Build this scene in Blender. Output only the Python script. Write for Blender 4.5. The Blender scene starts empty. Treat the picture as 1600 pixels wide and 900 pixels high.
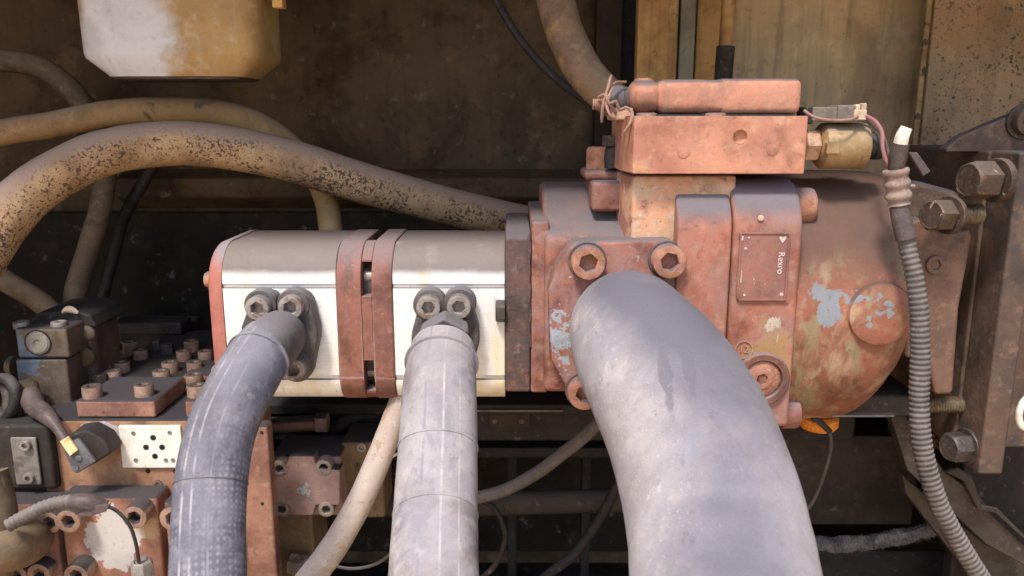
import bpy, bmesh, math, random
from mathutils import Vector, Matrix, noise as mnoise
random.seed(7)
R = math.radians
S = 0.001                                   # all builders work in millimetres
sc = bpy.context.scene
col = sc.collection
# ------------------------------------------------------------------ camera, world, sun, exposure
PITCH = R(12.0); FPX = 1250.0; CY = -750.0; CZ = 750.0 * math.tan(PITCH)
cam_d = bpy.data.cameras.new('camera'); cam = bpy.data.objects.new('camera', cam_d); col.objects.link(cam)
cam_d.sensor_width = 36; cam_d.lens = 36 * FPX / 1600; cam_d.clip_start = .02; cam_d.clip_end = 3000
cam.location = (0, CY * S, CZ * S); cam.rotation_euler = (R(90) - PITCH, 0, 0)
cam_d.dof.use_dof = True; cam_d.dof.focus_distance = .74; cam_d.dof.aperture_fstop = 9
sc.camera = cam
world = bpy.data.worlds.new('World'); sc.world = world; world.use_nodes = True
wn = world.node_tree.nodes; wl = world.node_tree.links
bg = wn['Background']; sky = wn.new('ShaderNodeTexSky'); sky.sky_type = 'NISHITA'; sky.sun_disc = False
SUN_EL, SUN_AZ = 60.0, 205.0                # azimuth clockwise from +Y: the sun stands behind the camera, to its left
sky.sun_elevation = R(SUN_EL); sky.sun_rotation = R(SUN_AZ); sky.air_density = 1.0; sky.dust_density = 2.5
wl.new(sky.outputs[0], bg.inputs[0]); bg.inputs[1].default_value = .09
sun_d = bpy.data.lights.new('sun', 'SUN'); sun = bpy.data.objects.new('sun', sun_d); col.objects.link(sun)
sun_d.energy = 1.5; sun_d.angle = R(10); sun_d.color = (1, .93, .82)
el, az = R(SUN_EL), R(SUN_AZ)
sdir = Vector((math.sin(az) * math.cos(el), math.cos(az) * math.cos(el), math.sin(el)))
sun.rotation_euler = (-sdir).to_track_quat('-Z', 'Y').to_euler(); sun.location = sdir * 20
sc.view_settings.view_transform = 'Standard'; sc.view_settings.look = 'None'
sc.view_settings.exposure = 1.6; sc.view_settings.gamma = 1; sc.view_settings.use_curve_mapping = False
# ------------------------------------------------------------------ where things stand
cp, sp_ = math.cos(PITCH), math.sin(PITCH)
def P(px, py, Y):                           # a point of the photograph at depth Y (mm)
    v = 450.0 - py
    t = (Y - CY) / (FPX * cp + v * sp_)
    return Vector((t * (px - 800.0), Y, CZ + t * (-FPX * sp_ + v * cp)))
def Q(px, py, Z):                           # ... and on a level surface Z
    v = 450.0 - py
    t = (Z - CZ) / (-FPX * sp_ + v * cp)
    return Vector((t * (px - 800.0), CY + t * (FPX * cp + v * sp_), Z))
def zz(py, Y): return P(800, py, Y).z
def xx(px, Y, py=500): return P(px, py, Y).x
# ------------------------------------------------------------------ mesh helpers
class MB:
    def __init__(s): s.v = []; s.f = []; s.uv = {}
    def add(s, vs, fs):
        o = len(s.v); s.v += [tuple(q) for q in vs]; s.f += [tuple(i + o for i in f) for f in fs]; return o
    def ext(s, prof, axis, a0, a1):
        n = len(prof)
        def mk(p, a):
            return {'x': (a, p[0], p[1]), 'y': (p[0], a, p[1]), 'z': (p[0], p[1], a)}[axis]
        vs = [mk(p, a0) for p in prof] + [mk(p, a1) for p in prof]
        fs = [tuple(range(n)), tuple(range(2 * n - 1, n - 1, -1))] + [(i, (i + 1) % n, n + (i + 1) % n, n + i) for i in range(n)]
        s.add(vs, fs); return s
    def box(s, x0, x1, y0, y1, z0, z1): return s.ext([(x0, z0), (x1, z0), (x1, z1), (x0, z1)], 'y', y0, y1)
    def pbox(s, px0, px1, py0, py1, Y, d):  # box whose front face fills that rectangle of the photograph at depth Y
        pm = (py0 + py1) / 2
        return s.box(P(px0, pm, Y).x, P(px1, pm, Y).x, Y, Y + d, zz(py1, Y), zz(py0, Y))
    def poly(s, pts, Y, d):
        return s.ext([(P(a, b, Y).x, P(a, b, Y).z) for a, b in pts], 'y', Y, Y + d)
    def lathe(s, o, d, prof, seg=28, sides=None, cap=True):
        o = Vector(o); d = Vector(d).normalized()
        a = Vector((0, 0, 1)) if abs(d.z) < .9 else Vector((0, 1, 0))
        u = d.cross(a).normalized(); w = u.cross(d)
        vs = []; fs = []
        for (r, t) in prof:
            for k in range(seg):
                th = 2 * math.pi * k / seg
                vs.append(o + d * t + (u * math.cos(th) + w * math.sin(th)) * r)
        for i in range(len(prof) - 1):
            for k in range(seg):
                k2 = (k + 1) % seg
                fs.append((i * seg + k, i * seg + k2, (i + 1) * seg + k2, (i + 1) * seg + k))
        if cap:
            fs.append(tuple(range(seg))[::-1]); fs.append(tuple((len(prof) - 1) * seg + k for k in range(seg)))
        s.add(vs, fs); return s
    def cyl(s, o, d, r, h, ch=0, seg=28):
        pr = [(r, 0), (r, h)] if not ch else [(r - ch, 0), (r, ch), (r, h - ch), (r - ch * .3, h - ch * .3), (r - ch, h)]
        return s.lathe(o, d, pr, seg)
    def loft(s, rings):
        n = len(rings[0]); fs = []; vs = [p for r in rings for p in r]
        for i in range(len(rings) - 1):
            for k in range(n):
                k2 = (k + 1) % n; fs.append((i * n + k, i * n + k2, (i + 1) * n + k2, (i + 1) * n + k))
        fs.append(tuple(range(n))[::-1]); fs.append(tuple((len(rings) - 1) * n + k for k in range(n)))
        s.add(vs, fs); return s
    def tube(s, pts, rad, seg=20, step=6.0, ripple=None, wob=0.0, sd=0, flat=1.0):
        path = smooth_path(pts, step)
        ts = [0.0]
        for i in range(1, len(path)): ts.append(ts[-1] + (path[i] - path[i - 1]).length)
        L = ts[-1]
        if not callable(rad):
            rr = rad if isinstance(rad, (list, tuple)) else [rad, rad]
            def rad(q, rr=rr):
                f = q * (len(rr) - 1); i = min(int(f), len(rr) - 2); return rr[i] + (rr[i + 1] - rr[i]) * (f - i)
        t0 = (path[1] - path[0]).normalized()
        a = Vector((0, -1, 0)) if abs(t0.y) < .8 else Vector((0, 0, 1))
        nrm = (a - t0 * a.dot(t0)).normalized()
        vs = []; fs = []; uv = []
        for i, p in enumerate(path):
            t = (path[min(i + 1, len(path) - 1)] - path[max(i - 1, 0)]).normalized()
            nrm = (nrm - t * nrm.dot(t)).normalized(); b = t.cross(nrm)
            r = rad(ts[i] / L)
            if ripple: r *= 1 + ripple[1] * math.sin(2 * math.pi * ts[i] / ripple[0])
            for k in range(seg):
                th = 2 * math.pi * k / seg
                q = r
                if wob: q *= 1 + wob * mnoise.noise(Vector((ts[i] * .06 + sd, math.cos(th) * 1.3, math.sin(th) * 1.3)))
                vs.append(p + nrm * math.cos(th) * q + b * math.sin(th) * q * flat)
        base = len(s.f)
        for i in range(len(path) - 1):
            for k in range(seg):
                k2 = (k + 1) % seg
                fs.append((i * seg + k, i * seg + k2, (i + 1) * seg + k2, (i + 1) * seg + k))
                s.uv[base + len(fs) - 1] = [(ts[i] * S, k / seg), (ts[i] * S, (k + 1) / seg), (ts[i + 1] * S, (k + 1) / seg), (ts[i + 1] * S, k / seg)]
        fs.append(tuple(range(seg))[::-1]); fs.append(tuple((len(path) - 1) * seg + k for k in range(seg)))
        s.add(vs, fs); return s
def smooth_path(pts, step):
    pts = [Vector(p) for p in pts]
    if len(pts) == 2: pts = [pts[0], (pts[0] + pts[1]) / 2, pts[1]]
    ext = [pts[0] * 2 - pts[1]] + pts + [pts[-1] * 2 - pts[-2]]
    out = []
    for i in range(1, len(ext) - 2):
        p0, p1, p2, p3 = ext[i - 1], ext[i], ext[i + 1], ext[i + 2]
        n = max(2, int((p2 - p1).length / step))
        for k in range(n):
            t = k / n
            out.append(.5 * ((2 * p1) + (p2 - p0) * t + (2 * p0 - 5 * p1 + 4 * p2 - p3) * t * t + (3 * p1 - p0 - 3 * p2 + p3) * t ** 3))
    out.append(pts[-1]); return out
WO = {}                                     # world origin (mm) of every object built
def obj(name, mb, mat, parent=None, bevel=0.0, ang=38, seg=2, org=None):
    xs = list(zip(*mb.v))
    o = Vector(org) if org is not None else Vector([(min(c) + max(c)) / 2 for c in xs])
    me = bpy.data.meshes.new(name)
    me.from_pydata([((Vector(v) - o) * S)[:] for v in mb.v], [], mb.f)
    bm = bmesh.new(); bm.from_mesh(me)
    uvl = None
    if mb.uv:
        bm.faces.ensure_lookup_table(); uvl = bm.loops.layers.uv.new('UVMap')
        for fi, cs in mb.uv.items():
            for lp, c in zip(bm.faces[fi].loops, cs): lp[uvl].uv = c
    bmesh.ops.recalc_face_normals(bm, faces=bm.faces); bm.to_mesh(me); bm.free()
    for p in me.polygons: p.use_smooth = True
    me.set_sharp_from_angle(angle=R(ang))
    me.materials.append(mat)
    ob = bpy.data.objects.new(name, me); col.objects.link(ob)
    place(ob, o, parent)
    if bevel:
        m = ob.modifiers.new('bevel', 'BEVEL'); m.width = bevel * S; m.segments = seg; m.limit_method = 'ANGLE'; m.angle_limit = R(35)
        m.harden_normals = True
    return ob
def place(ob, o, parent):
    WO[ob] = Vector(o)
    if parent is not None: ob.parent = parent; ob.location = (Vector(o) - WO[parent]) * S
    else: ob.location = Vector(o) * S
def tag(o, label=None, cat=None, group=None, kind=None):
    if label: o['label'] = label
    if cat: o['category'] = cat
    if group: o['group'] = group
    if kind: o['kind'] = kind
    return o
def thing(name, loc, label, cat, group=None):
    o = bpy.data.objects.new(name, None); col.objects.link(o); o.empty_display_size = .03
    WO[o] = Vector(loc); o.location = Vector(loc) * S
    return tag(o, label, cat, group)
_bm = {}
def hexr(th, r): 
    a = (th % (math.pi / 3)) - math.pi / 6
    return r * math.cos(math.pi / 6) / math.cos(a)
def bolt_mesh(kind, r, h, hole=.56):
    k = (kind, round(r, 1), round(h, 1))
    if k in _bm: return _bm[k]
    n = 24; V = []; F = []
    def ring(f, z):
        for i in range(n):
            th = 2 * math.pi * i / n; q = f(th); V.append((q * math.cos(th) * S, q * math.sin(th) * S, z * S))
    c = r * .1
    if kind == 'socket':
        rows = [(lambda t: r, 0), (lambda t: r, h - c), (lambda t: r - c * .4, h - c * .25), (lambda t: r - c * 1.3, h),
                (lambda t: hexr(t, r * hole) + r * .05, h), (lambda t: hexr(t, r * hole), h - c * .5), (lambda t: hexr(t, r * hole * .96), h * .35)]
    elif kind == 'hex':
        rows = [(lambda t: hexr(t, r), 0), (lambda t: hexr(t, r), h * .86), (lambda t: min(hexr(t, r), r * .93), h * .93), (lambda t: r * .82, h), (lambda t: r * .74, h), (lambda t: r * .72, h * .985)]
    elif kind == 'round':
        rows = [(lambda t: r, 0), (lambda t: r, h * .7), (lambda t: r * .85, h * .93), (lambda t: r * .55, h)]
    elif kind == 'washer':
        rows = [(lambda t: r, 0), (lambda t: r, h * .8), (lambda t: r * .97, h), (lambda t: r * .5, h)]
    for f, z in rows: ring(f, z)
    for i in range(len(rows) - 1):
        for j in range(n):
            j2 = (j + 1) % n; F.append((i * n + j, i * n + j2, (i + 1) * n + j2, (i + 1) * n + j))
    F.append(tuple((len(rows) - 1) * n + j for j in range(n)))
    me = bpy.data.meshes.new(kind + '_bolt'); me.from_pydata(V, [], F)
    for p in me.polygons: p.use_smooth = True
    me.set_sharp_from_angle(angle=R(32)); _bm[k] = me
    return me
def bolt(parent, pos, d, r, h, mat, kind='socket', name='bolt', rot=None):
    me = bolt_mesh(kind, r, h)
    key = (me.name, mat.name)
    if key not in _bm:
        if not me.materials: me.materials.append(mat); _bm[key] = me
        elif me.materials[0] == mat: _bm[key] = me
        else: m2 = me.copy(); m2.materials[0] = mat; _bm[key] = m2
    o = bpy.data.objects.new(name, _bm[key]); col.objects.link(o)
    place(o, pos, parent)
    q = Vector(d).to_track_quat('Z', 'Y') @ Matrix.Rotation(rot if rot is not None else random.uniform(0, 1), 4, 'Z').to_quaternion()
    o.rotation_mode = 'XYZ'; o.rotation_euler = q.to_euler()
    return o
FRONT = (0, -1, 0); UP = (0, 0, 1)
# ------------------------------------------------------------------ materials
class NT:
    def __init__(s, name):
        s.m = bpy.data.materials.new(name); s.m.use_nodes = True; s.t = s.m.node_tree
        s.b = s.t.nodes['Principled BSDF']; s.pos = s.n('ShaderNodeNewGeometry')
    def n(s, k, **kw):
        x = s.t.nodes.new(k)
        for a, b in kw.items(): setattr(x, a, b)
        return x
    def l(s, a, b): s.t.links.new(a, b)
    def val(s, sock, v):
        if hasattr(v, 'is_output'): s.l(v, sock)
        else: sock.default_value = v
    def math(s, op, a, b=0.0, clamp=False):
        x = s.n('ShaderNodeMath', operation=op, use_clamp=clamp); s.val(x.inputs[0], a); s.val(x.inputs[1], b); return x.outputs[0]
    def noise(s, scale, detail=5, rough=.6, stretch=None, off=(0, 0, 0), dist=0.0, vec=None):
        mp = s.n('ShaderNodeMapping'); s.l(vec or s.pos.outputs['Position'], mp.inputs[0])
        mp.inputs[1].default_value = off
        if stretch: mp.inputs[3].default_value = stretch
        x = s.n('ShaderNodeTexNoise'); x.inputs['Scale'].default_value = scale; x.inputs['Detail'].default_value = detail
        x.inputs['Roughness'].default_value = rough; x.inputs['Distortion'].default_value = dist; s.l(mp.outputs[0], x.inputs['Vector'])
        return x.outputs[0]
    def step(s, v, a, b):
        x = s.n('ShaderNodeMapRange', interpolation_type='SMOOTHSTEP'); s.val(x.inputs[0], v); x.inputs[1].default_value = a; x.inputs[2].default_value = b
        return x.outputs[0]
    def mix(s, f, a, b, mode='MIX'):
        x = s.n('ShaderNodeMix', data_type='RGBA', blend_type=mode); s.val(x.inputs[0], f)
        for i, c in ((6, a), (7, b)):
            if hasattr(c, 'is_output'): s.l(c, x.inputs[i])
            else: x.inputs[i].default_value = (*c, 1)
        return x.outputs[2]
    def ball(s, at, r):                     # 1 at the middle of a patch, 0 at its rim
        mp = s.n('ShaderNodeVectorMath', operation='SUBTRACT'); s.l(s.pos.outputs['Position'], mp.inputs[0]); mp.inputs[1].default_value = tuple(c * S for c in at)
        dv = s.n('ShaderNodeVectorMath', operation='DIVIDE'); s.l(mp.outputs[0], dv.inputs[0]); dv.inputs[1].default_value = tuple(c * S for c in r)
        ln = s.n('ShaderNodeVectorMath', operation='LENGTH'); s.l(dv.outputs[0], ln.inputs[0])
        return s.math('SUBTRACT', 1.0, ln.outputs['Value'], True)
_seed = [0]
def grime(name, c1, c2, c3=None, s=22, rough=.72, metal=0.0, dust=None, dusta=.8, chips=(), specks=None, streak=None, bump=.25, bs=420, spec=.3, pit=0.0, dlo=.25, dhi=.9, hook=None, soil=.55, wear=None, film=0.0):
    g = NT(name); _seed[0] += 1; of = (_seed[0] * 1.7, _seed[0] * .9, _seed[0] * 2.3)
    n1 = g.noise(s, 6, .62, off=of); n2 = g.noise(s * 5.5, 5, .65, off=of)
    c = g.mix(g.step(n1, .36, .64), c1, c2)
    if c3: c = g.mix(g.math('MULTIPLY', g.step(n2, .5, .72), .75), c, c3)
    if streak:
        st = g.noise(60, 4, .6, stretch=(1, 1, .07), off=of)
        c = g.mix(g.math('MULTIPLY', g.step(st, .45, .72), streak[1]), c, streak[0])
    for h in chips:
        f = g.noise(h.get('s', 60), 5, .62, off=(of[1], of[2], of[0] + h['c'][0]), dist=h.get('d', .3), stretch=h.get('st'))
        if 'at' in h: f = g.math('ADD', f, g.math('MULTIPLY', g.math('SUBTRACT', g.ball(h['at'], h['r']), .5), h.get('k', .45)))
        c = g.mix(g.math('MULTIPLY', g.step(f, h['th'], h['th'] + h.get('w', .03)), h.get('a', .9)), c, h['c'])
    if specks:
        f = g.noise(specks[1], 3, .5, off=of); c = g.mix(g.math('MULTIPLY', g.step(f, specks[2], specks[2] + .04), specks[3] if len(specks) > 3 else .8), c, specks[0])
    if wear:
        bv = g.n('ShaderNodeBevel', samples=4); bv.inputs[0].default_value = .0022
        dp = g.n('ShaderNodeVectorMath', operation='DOT_PRODUCT'); g.l(bv.outputs[0], dp.inputs[0]); g.l(g.pos.outputs['Normal'], dp.inputs[1])
        ed = g.step(g.math('ADD', dp.outputs['Value'], g.math('MULTIPLY', g.math('SUBTRACT', g.noise(150, 4, .6, off=of), .5), .5)), .93, .86)
        c = g.mix(g.math('MULTIPLY', ed, wear[1]), c, wear[0])
    if soil:
        c = g.mix(g.math('MULTIPLY', g.step(g.noise(s * .8 + 4, 7, .66, off=(of[2], of[0], of[1]), dist=.5), .47, .68), soil), c, g.mix(1.0, c, (.40, .34, .31), 'MULTIPLY'))
        c = g.mix(g.math('MULTIPLY', g.step(g.noise(s * 6 + 60, 4, .6, off=(of[0], of[2], of[1])), .60, .68), soil * .55), c, g.mix(1.0, c, (.38, .33, .31), 'MULTIPLY'))
        c = g.mix(g.math('MULTIPLY', g.step(g.noise(s * 3 + 30, 6, .68, off=(of[1], of[1], of[2])), .60, .70), soil * .35), c, (.40, .35, .31))
    if film: c = g.mix(g.math('MULTIPLY', g.step(g.noise(s * 1.6, 7, .68, off=(of[1], of[0], of[1])), .42, .66), film), c, (.275, .205, .195))
    if hook: c = hook(g, c)
    rr = g.math('ADD', g.math('MULTIPLY', n2, .3), rough - .15, True)
    if dust:
        sx = g.n('ShaderNodeSeparateXYZ'); g.l(g.pos.outputs['Normal'], sx.inputs[0])
        d = g.step(sx.outputs[2], dlo, dhi)
        d = g.math('MULTIPLY', d, g.math('ADD', g.math('MULTIPLY', n1, .9), dusta - .42), True)
        c = g.mix(d, c, dust); g.l(g.math('MULTIPLY', metal, g.math('SUBTRACT', 1.0, d)), g.b.inputs['Metallic'])
        rr = g.math('ADD', rr, g.math('MULTIPLY', d, .3), True)
    else: g.b.inputs['Metallic'].default_value = metal
    fine = g.noise(900, 2, .5); c = g.mix(.16, c, g.mix(fine, (.0, .0, .0), (1, 1, 1)), 'OVERLAY')
    g.l(c, g.b.inputs['Base Color']); g.l(rr, g.b.inputs['Roughness']); g.b.inputs['Specular IOR Level'].default_value = spec
    hgt = g.math('ADD', g.noise(bs, 4, .65, off=of), g.math('MULTIPLY', g.noise(bs / 6, 4, .6, off=of), 2.2))
    if pit: hgt = g.math('SUBTRACT', hgt, g.math('MULTIPLY', g.step(g.noise(bs * .45, 2, .5), .62, .74), pit))
    bp = g.n('ShaderNodeBump'); bp.inputs['Strength'].default_value = bump; bp.inputs['Distance'].default_value = .0012
    g.l(hgt, bp.inputs['Height']); g.l(bp.outputs[0], g.b.inputs['Normal'])
    return g.m
def pit_hook(g, c):
    lo = g.noise(14, 4, .6)
    for sc_, th in ((160, .625), (330, .62)):
        f = g.math('ADD', g.noise(sc_, 2, .4), g.math('MULTIPLY', g.math('SUBTRACT', lo, .5), .4)); c = g.mix(g.math('MULTIPLY', g.step(f, th, th + .04), .8), c, (.055, .04, .028))
    return g.mix(g.math('MULTIPLY', g.step(g.noise(9, 5, .6), .50, .66), .5), c, (.34, .18, .085))
def speck_hook(g, c):
    lo = g.noise(22, 4, .6)
    for sc_, th in ((230, .605), (380, .605), (600, .63)):
        f = g.math('ADD', g.noise(sc_, 2, .4), g.math('MULTIPLY', g.math('SUBTRACT', lo, .5), .42))
        c = g.mix(g.math('MULTIPLY', g.step(f, th, th + .035), .88), c, (.075, .042, .034))
    return c
DUST = (.135, .118, .128); DUSTW = (.30, .255, .22); DUSTD = (.12, .105, .11)
PRIMER = (.30, .36, .42); BARE = (.47, .36, .24); SOOT = (.03, .024, .022)
RED = ((.33, .135, .098), (.205, .082, .063), (.37, .21, .16))
WEAR = (.50, .36, .28)
m_red = grime('red_oxide_paint', *RED, soil=.8, film=.5, wear=(WEAR, .6), dust=DUST, dusta=.85, specks=(SOOT, 260, .68, .5), chips=[
    dict(c=(.20, .065, .055), s=16, th=.56, w=.12, a=.7), dict(c=PRIMER, s=130, th=.715, w=.02, a=.6)], bump=.45, bs=200)
fl_c = P(872, 530, -46)
m_flange = grime('chipped_red_flange_paint', *RED, soil=.8, film=.5, wear=(WEAR, .6), dust=DUST, dusta=.95, specks=(SOOT, 260, .68, .5), chips=[
    dict(c=(.17, .07, .07), s=26, th=.55, w=.12, a=.7), dict(c=PRIMER, s=95, th=.60, w=.02, at=fl_c, r=(34, 60, 85), k=.42),
    dict(c=(.55, .40, .36), s=70, th=.66, w=.02, a=.6)], bump=.35, bs=260)
m_control = grime('salmon_valve_paint', (.52, .24, .155), (.37, .16, .11), (.55, .33, .22), film=.2, wear=((.30, .16, .11), .6), soil=.6, s=14, dust=DUST, dusta=.9, specks=(SOOT, 240, .70, .6), chips=[
    dict(c=(.60, .36, .18), s=20, th=.60, w=.12, a=.5), dict(c=(.66, .48, .40), s=45, th=.64, w=.03, at=P(1215, 252, -50), r=(22, 20, 12), k=.3)], bump=.22, bs=300, dlo=.5)
m_neck = grime('worn_bare_neck', (.52, .36, .24), (.56, .28, .17), (.50, .47, .42), s=18, dust=DUST, dusta=.7, chips=[dict(c=RED[0], s=22, th=.53, w=.08, a=.8)], specks=(SOOT, 240, .68))
hc = P(1300, 480, -48)
m_housing = grime('peeling_pump_casing_paint', (.29, .108, .072), (.20, .085, .052), (.35, .21, .12), soil=.7, s=13, rough=.55, dust=(.105, .062, .048), dusta=.95, dlo=.05, dhi=.55, chips=[
    dict(c=BARE, s=22, th=.53, w=.10, a=.55, st=(1, 1, .45)),
    dict(c=(.25, .24, .13), s=30, th=.53, w=.08, a=.65, st=(1, 1, .4)),
    dict(c=(.21, .26, .30), s=30, th=.60, w=.02, a=.85, at=P(1290, 480, -48), r=(52, 80, 62), k=.42),
    dict(c=(.21, .26, .30), s=70, th=.62, w=.02, a=.8, at=P(1370, 470, -48), r=(60, 80, 40), k=.30),
    dict(c=(.31, .11, .08), s=26, th=.57, w=.05, a=.7, at=P(1385, 455, -48), r=(45, 80, 70), k=.3)], bump=.3, bs=220, spec=.4)
m_cover = grime('worn_red_end_cover_paint', (.355, .142, .098), (.24, .09, .064), (.39, .215, .145), film=.45, soil=.75, wear=(WEAR, .5), s=13, dust=(.15, .13, .145), dusta=1.05, dlo=.12, dhi=.6, specks=(SOOT, 230, .70, .5), chips=[
    dict(c=(.30, .20, .075), s=22, th=.52, w=.10, a=.75, at=P(1195, 570, -55), r=(60, 60, 75), k=.5),
    dict(c=(.50, .45, .38), s=60, th=.665, w=.02, a=.8, st=(1, 1, .4), at=P(1205, 505, -55), r=(42, 50, 42), k=.3)], bump=.25, bs=300)
m_plate = grime('nameplate_metal', (.29, .125, .10), (.215, .095, .08), (.18, .11, .10), s=24, rough=.5, chips=[dict(c=(.62, .58, .52), s=110, th=.69, w=.02)], bump=.12, spec=.5)
m_print = grime('white_print', (.66, .60, .55), (.5, .42, .38), bump=.05)
m_print_w = grime('worn_print', (.42, .25, .22), (.6, .5, .46), bump=.05)
def alu_hook(g, c):
    br = g.noise(30, 3, .5, stretch=(1, 1, 26)); st = g.noise(13, 5, .6, stretch=(2.2, 1, .5))
    c = g.mix(g.math('MULTIPLY', g.step(br, .4, .7), .22), c, (.55, .54, .52))
    c = g.mix(g.math('MULTIPLY', g.step(st, .50, .68), .65), c, (.70, .60, .36))
    dk = g.noise(55, 4, .6, stretch=(1.6, 1, .25), off=(3, 1, 4))
    c = g.mix(g.math('MULTIPLY', g.step(dk, .58, .76), .4), c, (.30, .29, .30)); sm_ = g.noise(120, 6, .7, dist=.6, off=(1, 5, 2)); c = g.mix(g.math('MULTIPLY', g.step(sm_, .60, .70), .35), c, (.36, .33, .30)); sp = g.noise(38, 4, .6, stretch=(3, 1, .3), off=(7, 1, 2)); c = g.mix(g.math('MULTIPLY', g.step(sp, .60, .72), .35), c, (.42, .46, .52)); return c
m_alu = grime('brushed_aluminium', (.86, .85, .83), (.80, .80, .80), (.9, .9, .9), rough=.42, metal=.12, dust=(.17, .138, .13), dusta=1.05, dlo=.06, dhi=.48, soil=.18,
    specks=((.16, .13, .12), 330, .69, .8), bump=.1, bs=500, spec=.5, hook=alu_hook)
m_ring = grime('dirty_brown_red_ring_paint', (.25, .105, .08), (.17, .075, .06), (.31, .14, .10), wear=((.36,.24,.2), .5), s=24, dust=(.2, .17, .18), dusta=.7, specks=((.4, .34, .32), 280, .71, .5), bump=.35, bs=260, chips=[dict(c=(.11, .07, .065), s=22, th=.56, w=.1, a=.7)])
m_endcap = grime('red_end_cap_paint', (.36, .13, .10), (.42, .16, .125), (.29, .11, .09), s=20, dust=(.24, .21, .23), dusta=.9, specks=(SOOT, 280, .7, .6), bump=.3, bs=260)
m_darkplate = grime('rusty_dark_adapter_metal', (.125, .075, .065), (.085, .06, .058), (.20, .10, .08), s=20, dust=(.11, .10, .11), dusta=.8, bump=.6, bs=180, specks=((.30, .27, .26), 300, .7, .6))
m_clamp = grime('dusty_gunmetal', (.115, .10, .10), (.085, .078, .08), (.17, .15, .15), s=40, rough=.6, metal=.3, dust=(.17, .16, .175), dusta=.8, bump=.35, bs=300, specks=((.45, .43, .42), 260, .71, .6))
m_bolt = grime('dusty_steel_bolt', (.34, .30, .28), (.26, .225, .205), (.42, .38, .35), s=60, rough=.55, metal=.45, bump=.25, bs=500, chips=[dict(c=(.17, .10, .06), s=70, th=.56, w=.06, a=.7)])
m_redbolt = grime('painted_red_bolt', (.40, .19, .13), (.27, .12, .085), (.46, .29, .21), s=50, rough=.6, dust=DUST, dusta=.8, bump=.25, bs=400, chips=[dict(c=(.30, .16, .06), s=60, th=.6, w=.06, a=.8)])
m_darkbolt = grime('oily_dark_bolt', (.09, .075, .07), (.06, .05, .05), (.16, .13, .11), s=60, rough=.5, metal=.3, bump=.3)
m_rusthex = grime('rusty_hex_steel', (.11, .07, .052), (.07, .05, .042), (.18, .125, .085), s=45, rough=.55, metal=.4, dust=(.13, .105, .09), dusta=.6, bump=.35, bs=260, chips=[dict(c=(.55, .44, .30), s=60, th=.64, w=.03)])
m_thread = grime('greasy_thread_steel', (.24, .19, .13), (.16, .12, .09), (.35, .28, .18), s=90, rough=.4, metal=.6, bump=.3)
m_brass = grime('grimy_brass_solenoid', (.42, .29, .15), (.33, .215, .11), (.5, .37, .22), s=26, rough=.42, metal=.35, dust=(.20, .17, .15), dusta=.8, dlo=.3, bump=.2)
def hose_hook(lines, dots=False, patch=None):
    def f(g, c):
        uv = g.n('ShaderNodeUVMap'); sx = g.n('ShaderNodeSeparateXYZ'); g.l(uv.outputs[0], sx.inputs[0])
        if patch:
            pn = g.noise(15, 7, .66, dist=.6, stretch=(1.3, 1, .45)); c = g.mix(g.math('MULTIPLY', g.step(pn, .54, .62), g.math('MULTIPLY', g.step(g.noise(90, 5, .65), .30, .55), patch[1])), c, patch[0])
        for (v0, w, cc, a) in lines:
            d = g.math('ABSOLUTE', g.math('SUBTRACT', sx.outputs[1], v0))
            brk = g.step(g.noise(45, 5, .65), .38, .62)
            c = g.mix(g.math('MULTIPLY', g.math('SUBTRACT', 1.0, g.step(d, w * .5, w)), g.math('MULTIPLY', brk, a)), c, cc)
        if dots:
            du = g.math('MULTIPLY', g.math('SUBTRACT', g.noise(70, 4, .65), .5), 5.0); dv = g.math('MULTIPLY', g.math('SUBTRACT', g.noise(60, 3, .6, off=(2, 3, 1)), .5), 5.0)
            a = g.math('SINE', g.math('ADD', g.math('ADD', g.math('MULTIPLY', sx.outputs[0], 620.0), g.math('MULTIPLY', sx.outputs[1], 113.0)), du))
            b = g.math('SINE', g.math('ADD', g.math('SUBTRACT', g.math('MULTIPLY', sx.outputs[0], 620.0), g.math('MULTIPLY', sx.outputs[1], 113.0)), dv))
            q = g.step(g.math('MULTIPLY', a, b), .05, .8)
            c = g.mix(g.math('MULTIPLY', q, g.math('MULTIPLY', g.math('MULTIPLY', g.step(g.noise(26, 6, .7), .36, .64), g.step(sx.outputs[0], .04, .2)), .38)), c, (.42, .40, .42))
        return c
    return f
def scuff_hook(g, c):
    for (x0, y0, x1, y1, w, a) in ((1032, 535, 1046, 640, 6, .8), (1064, 528, 1088, 620, 6, .9), (1040, 650, 1046, 700, 5, .5)):
        A_, B_ = P(x0, y0, -190), P(x1, y1, -235); mid = (A_ + B_) / 2
        f = g.math('ADD', g.ball((mid.x, mid.y, mid.z), (w, 90, abs(A_.z - B_.z) * .75)), g.math('MULTIPLY', g.math('SUBTRACT', g.noise(70, 5, .6), .5), 1.3))
        c = g.mix(g.math('MULTIPLY', g.step(f, .20, .36), a * .85), c, (.115, .105, .12))
    sc_ = g.noise(120, 5, .7, stretch=(1, 1, .25)); c = g.mix(g.math('MULTIPLY', g.step(sc_, .60, .72), .4), c, (.60, .57, .55))
    d2 = g.noise(38, 6, .7, off=(4, 2, 1)); c = g.mix(g.math('MULTIPLY', g.step(d2, .58, .72), .5), c, (.20, .19, .22))
    return g.mix(g.math('MULTIPLY', g.step(g.noise(520, 2, .5), .68, .74), .55), c, (.66, .64, .62))
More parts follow.
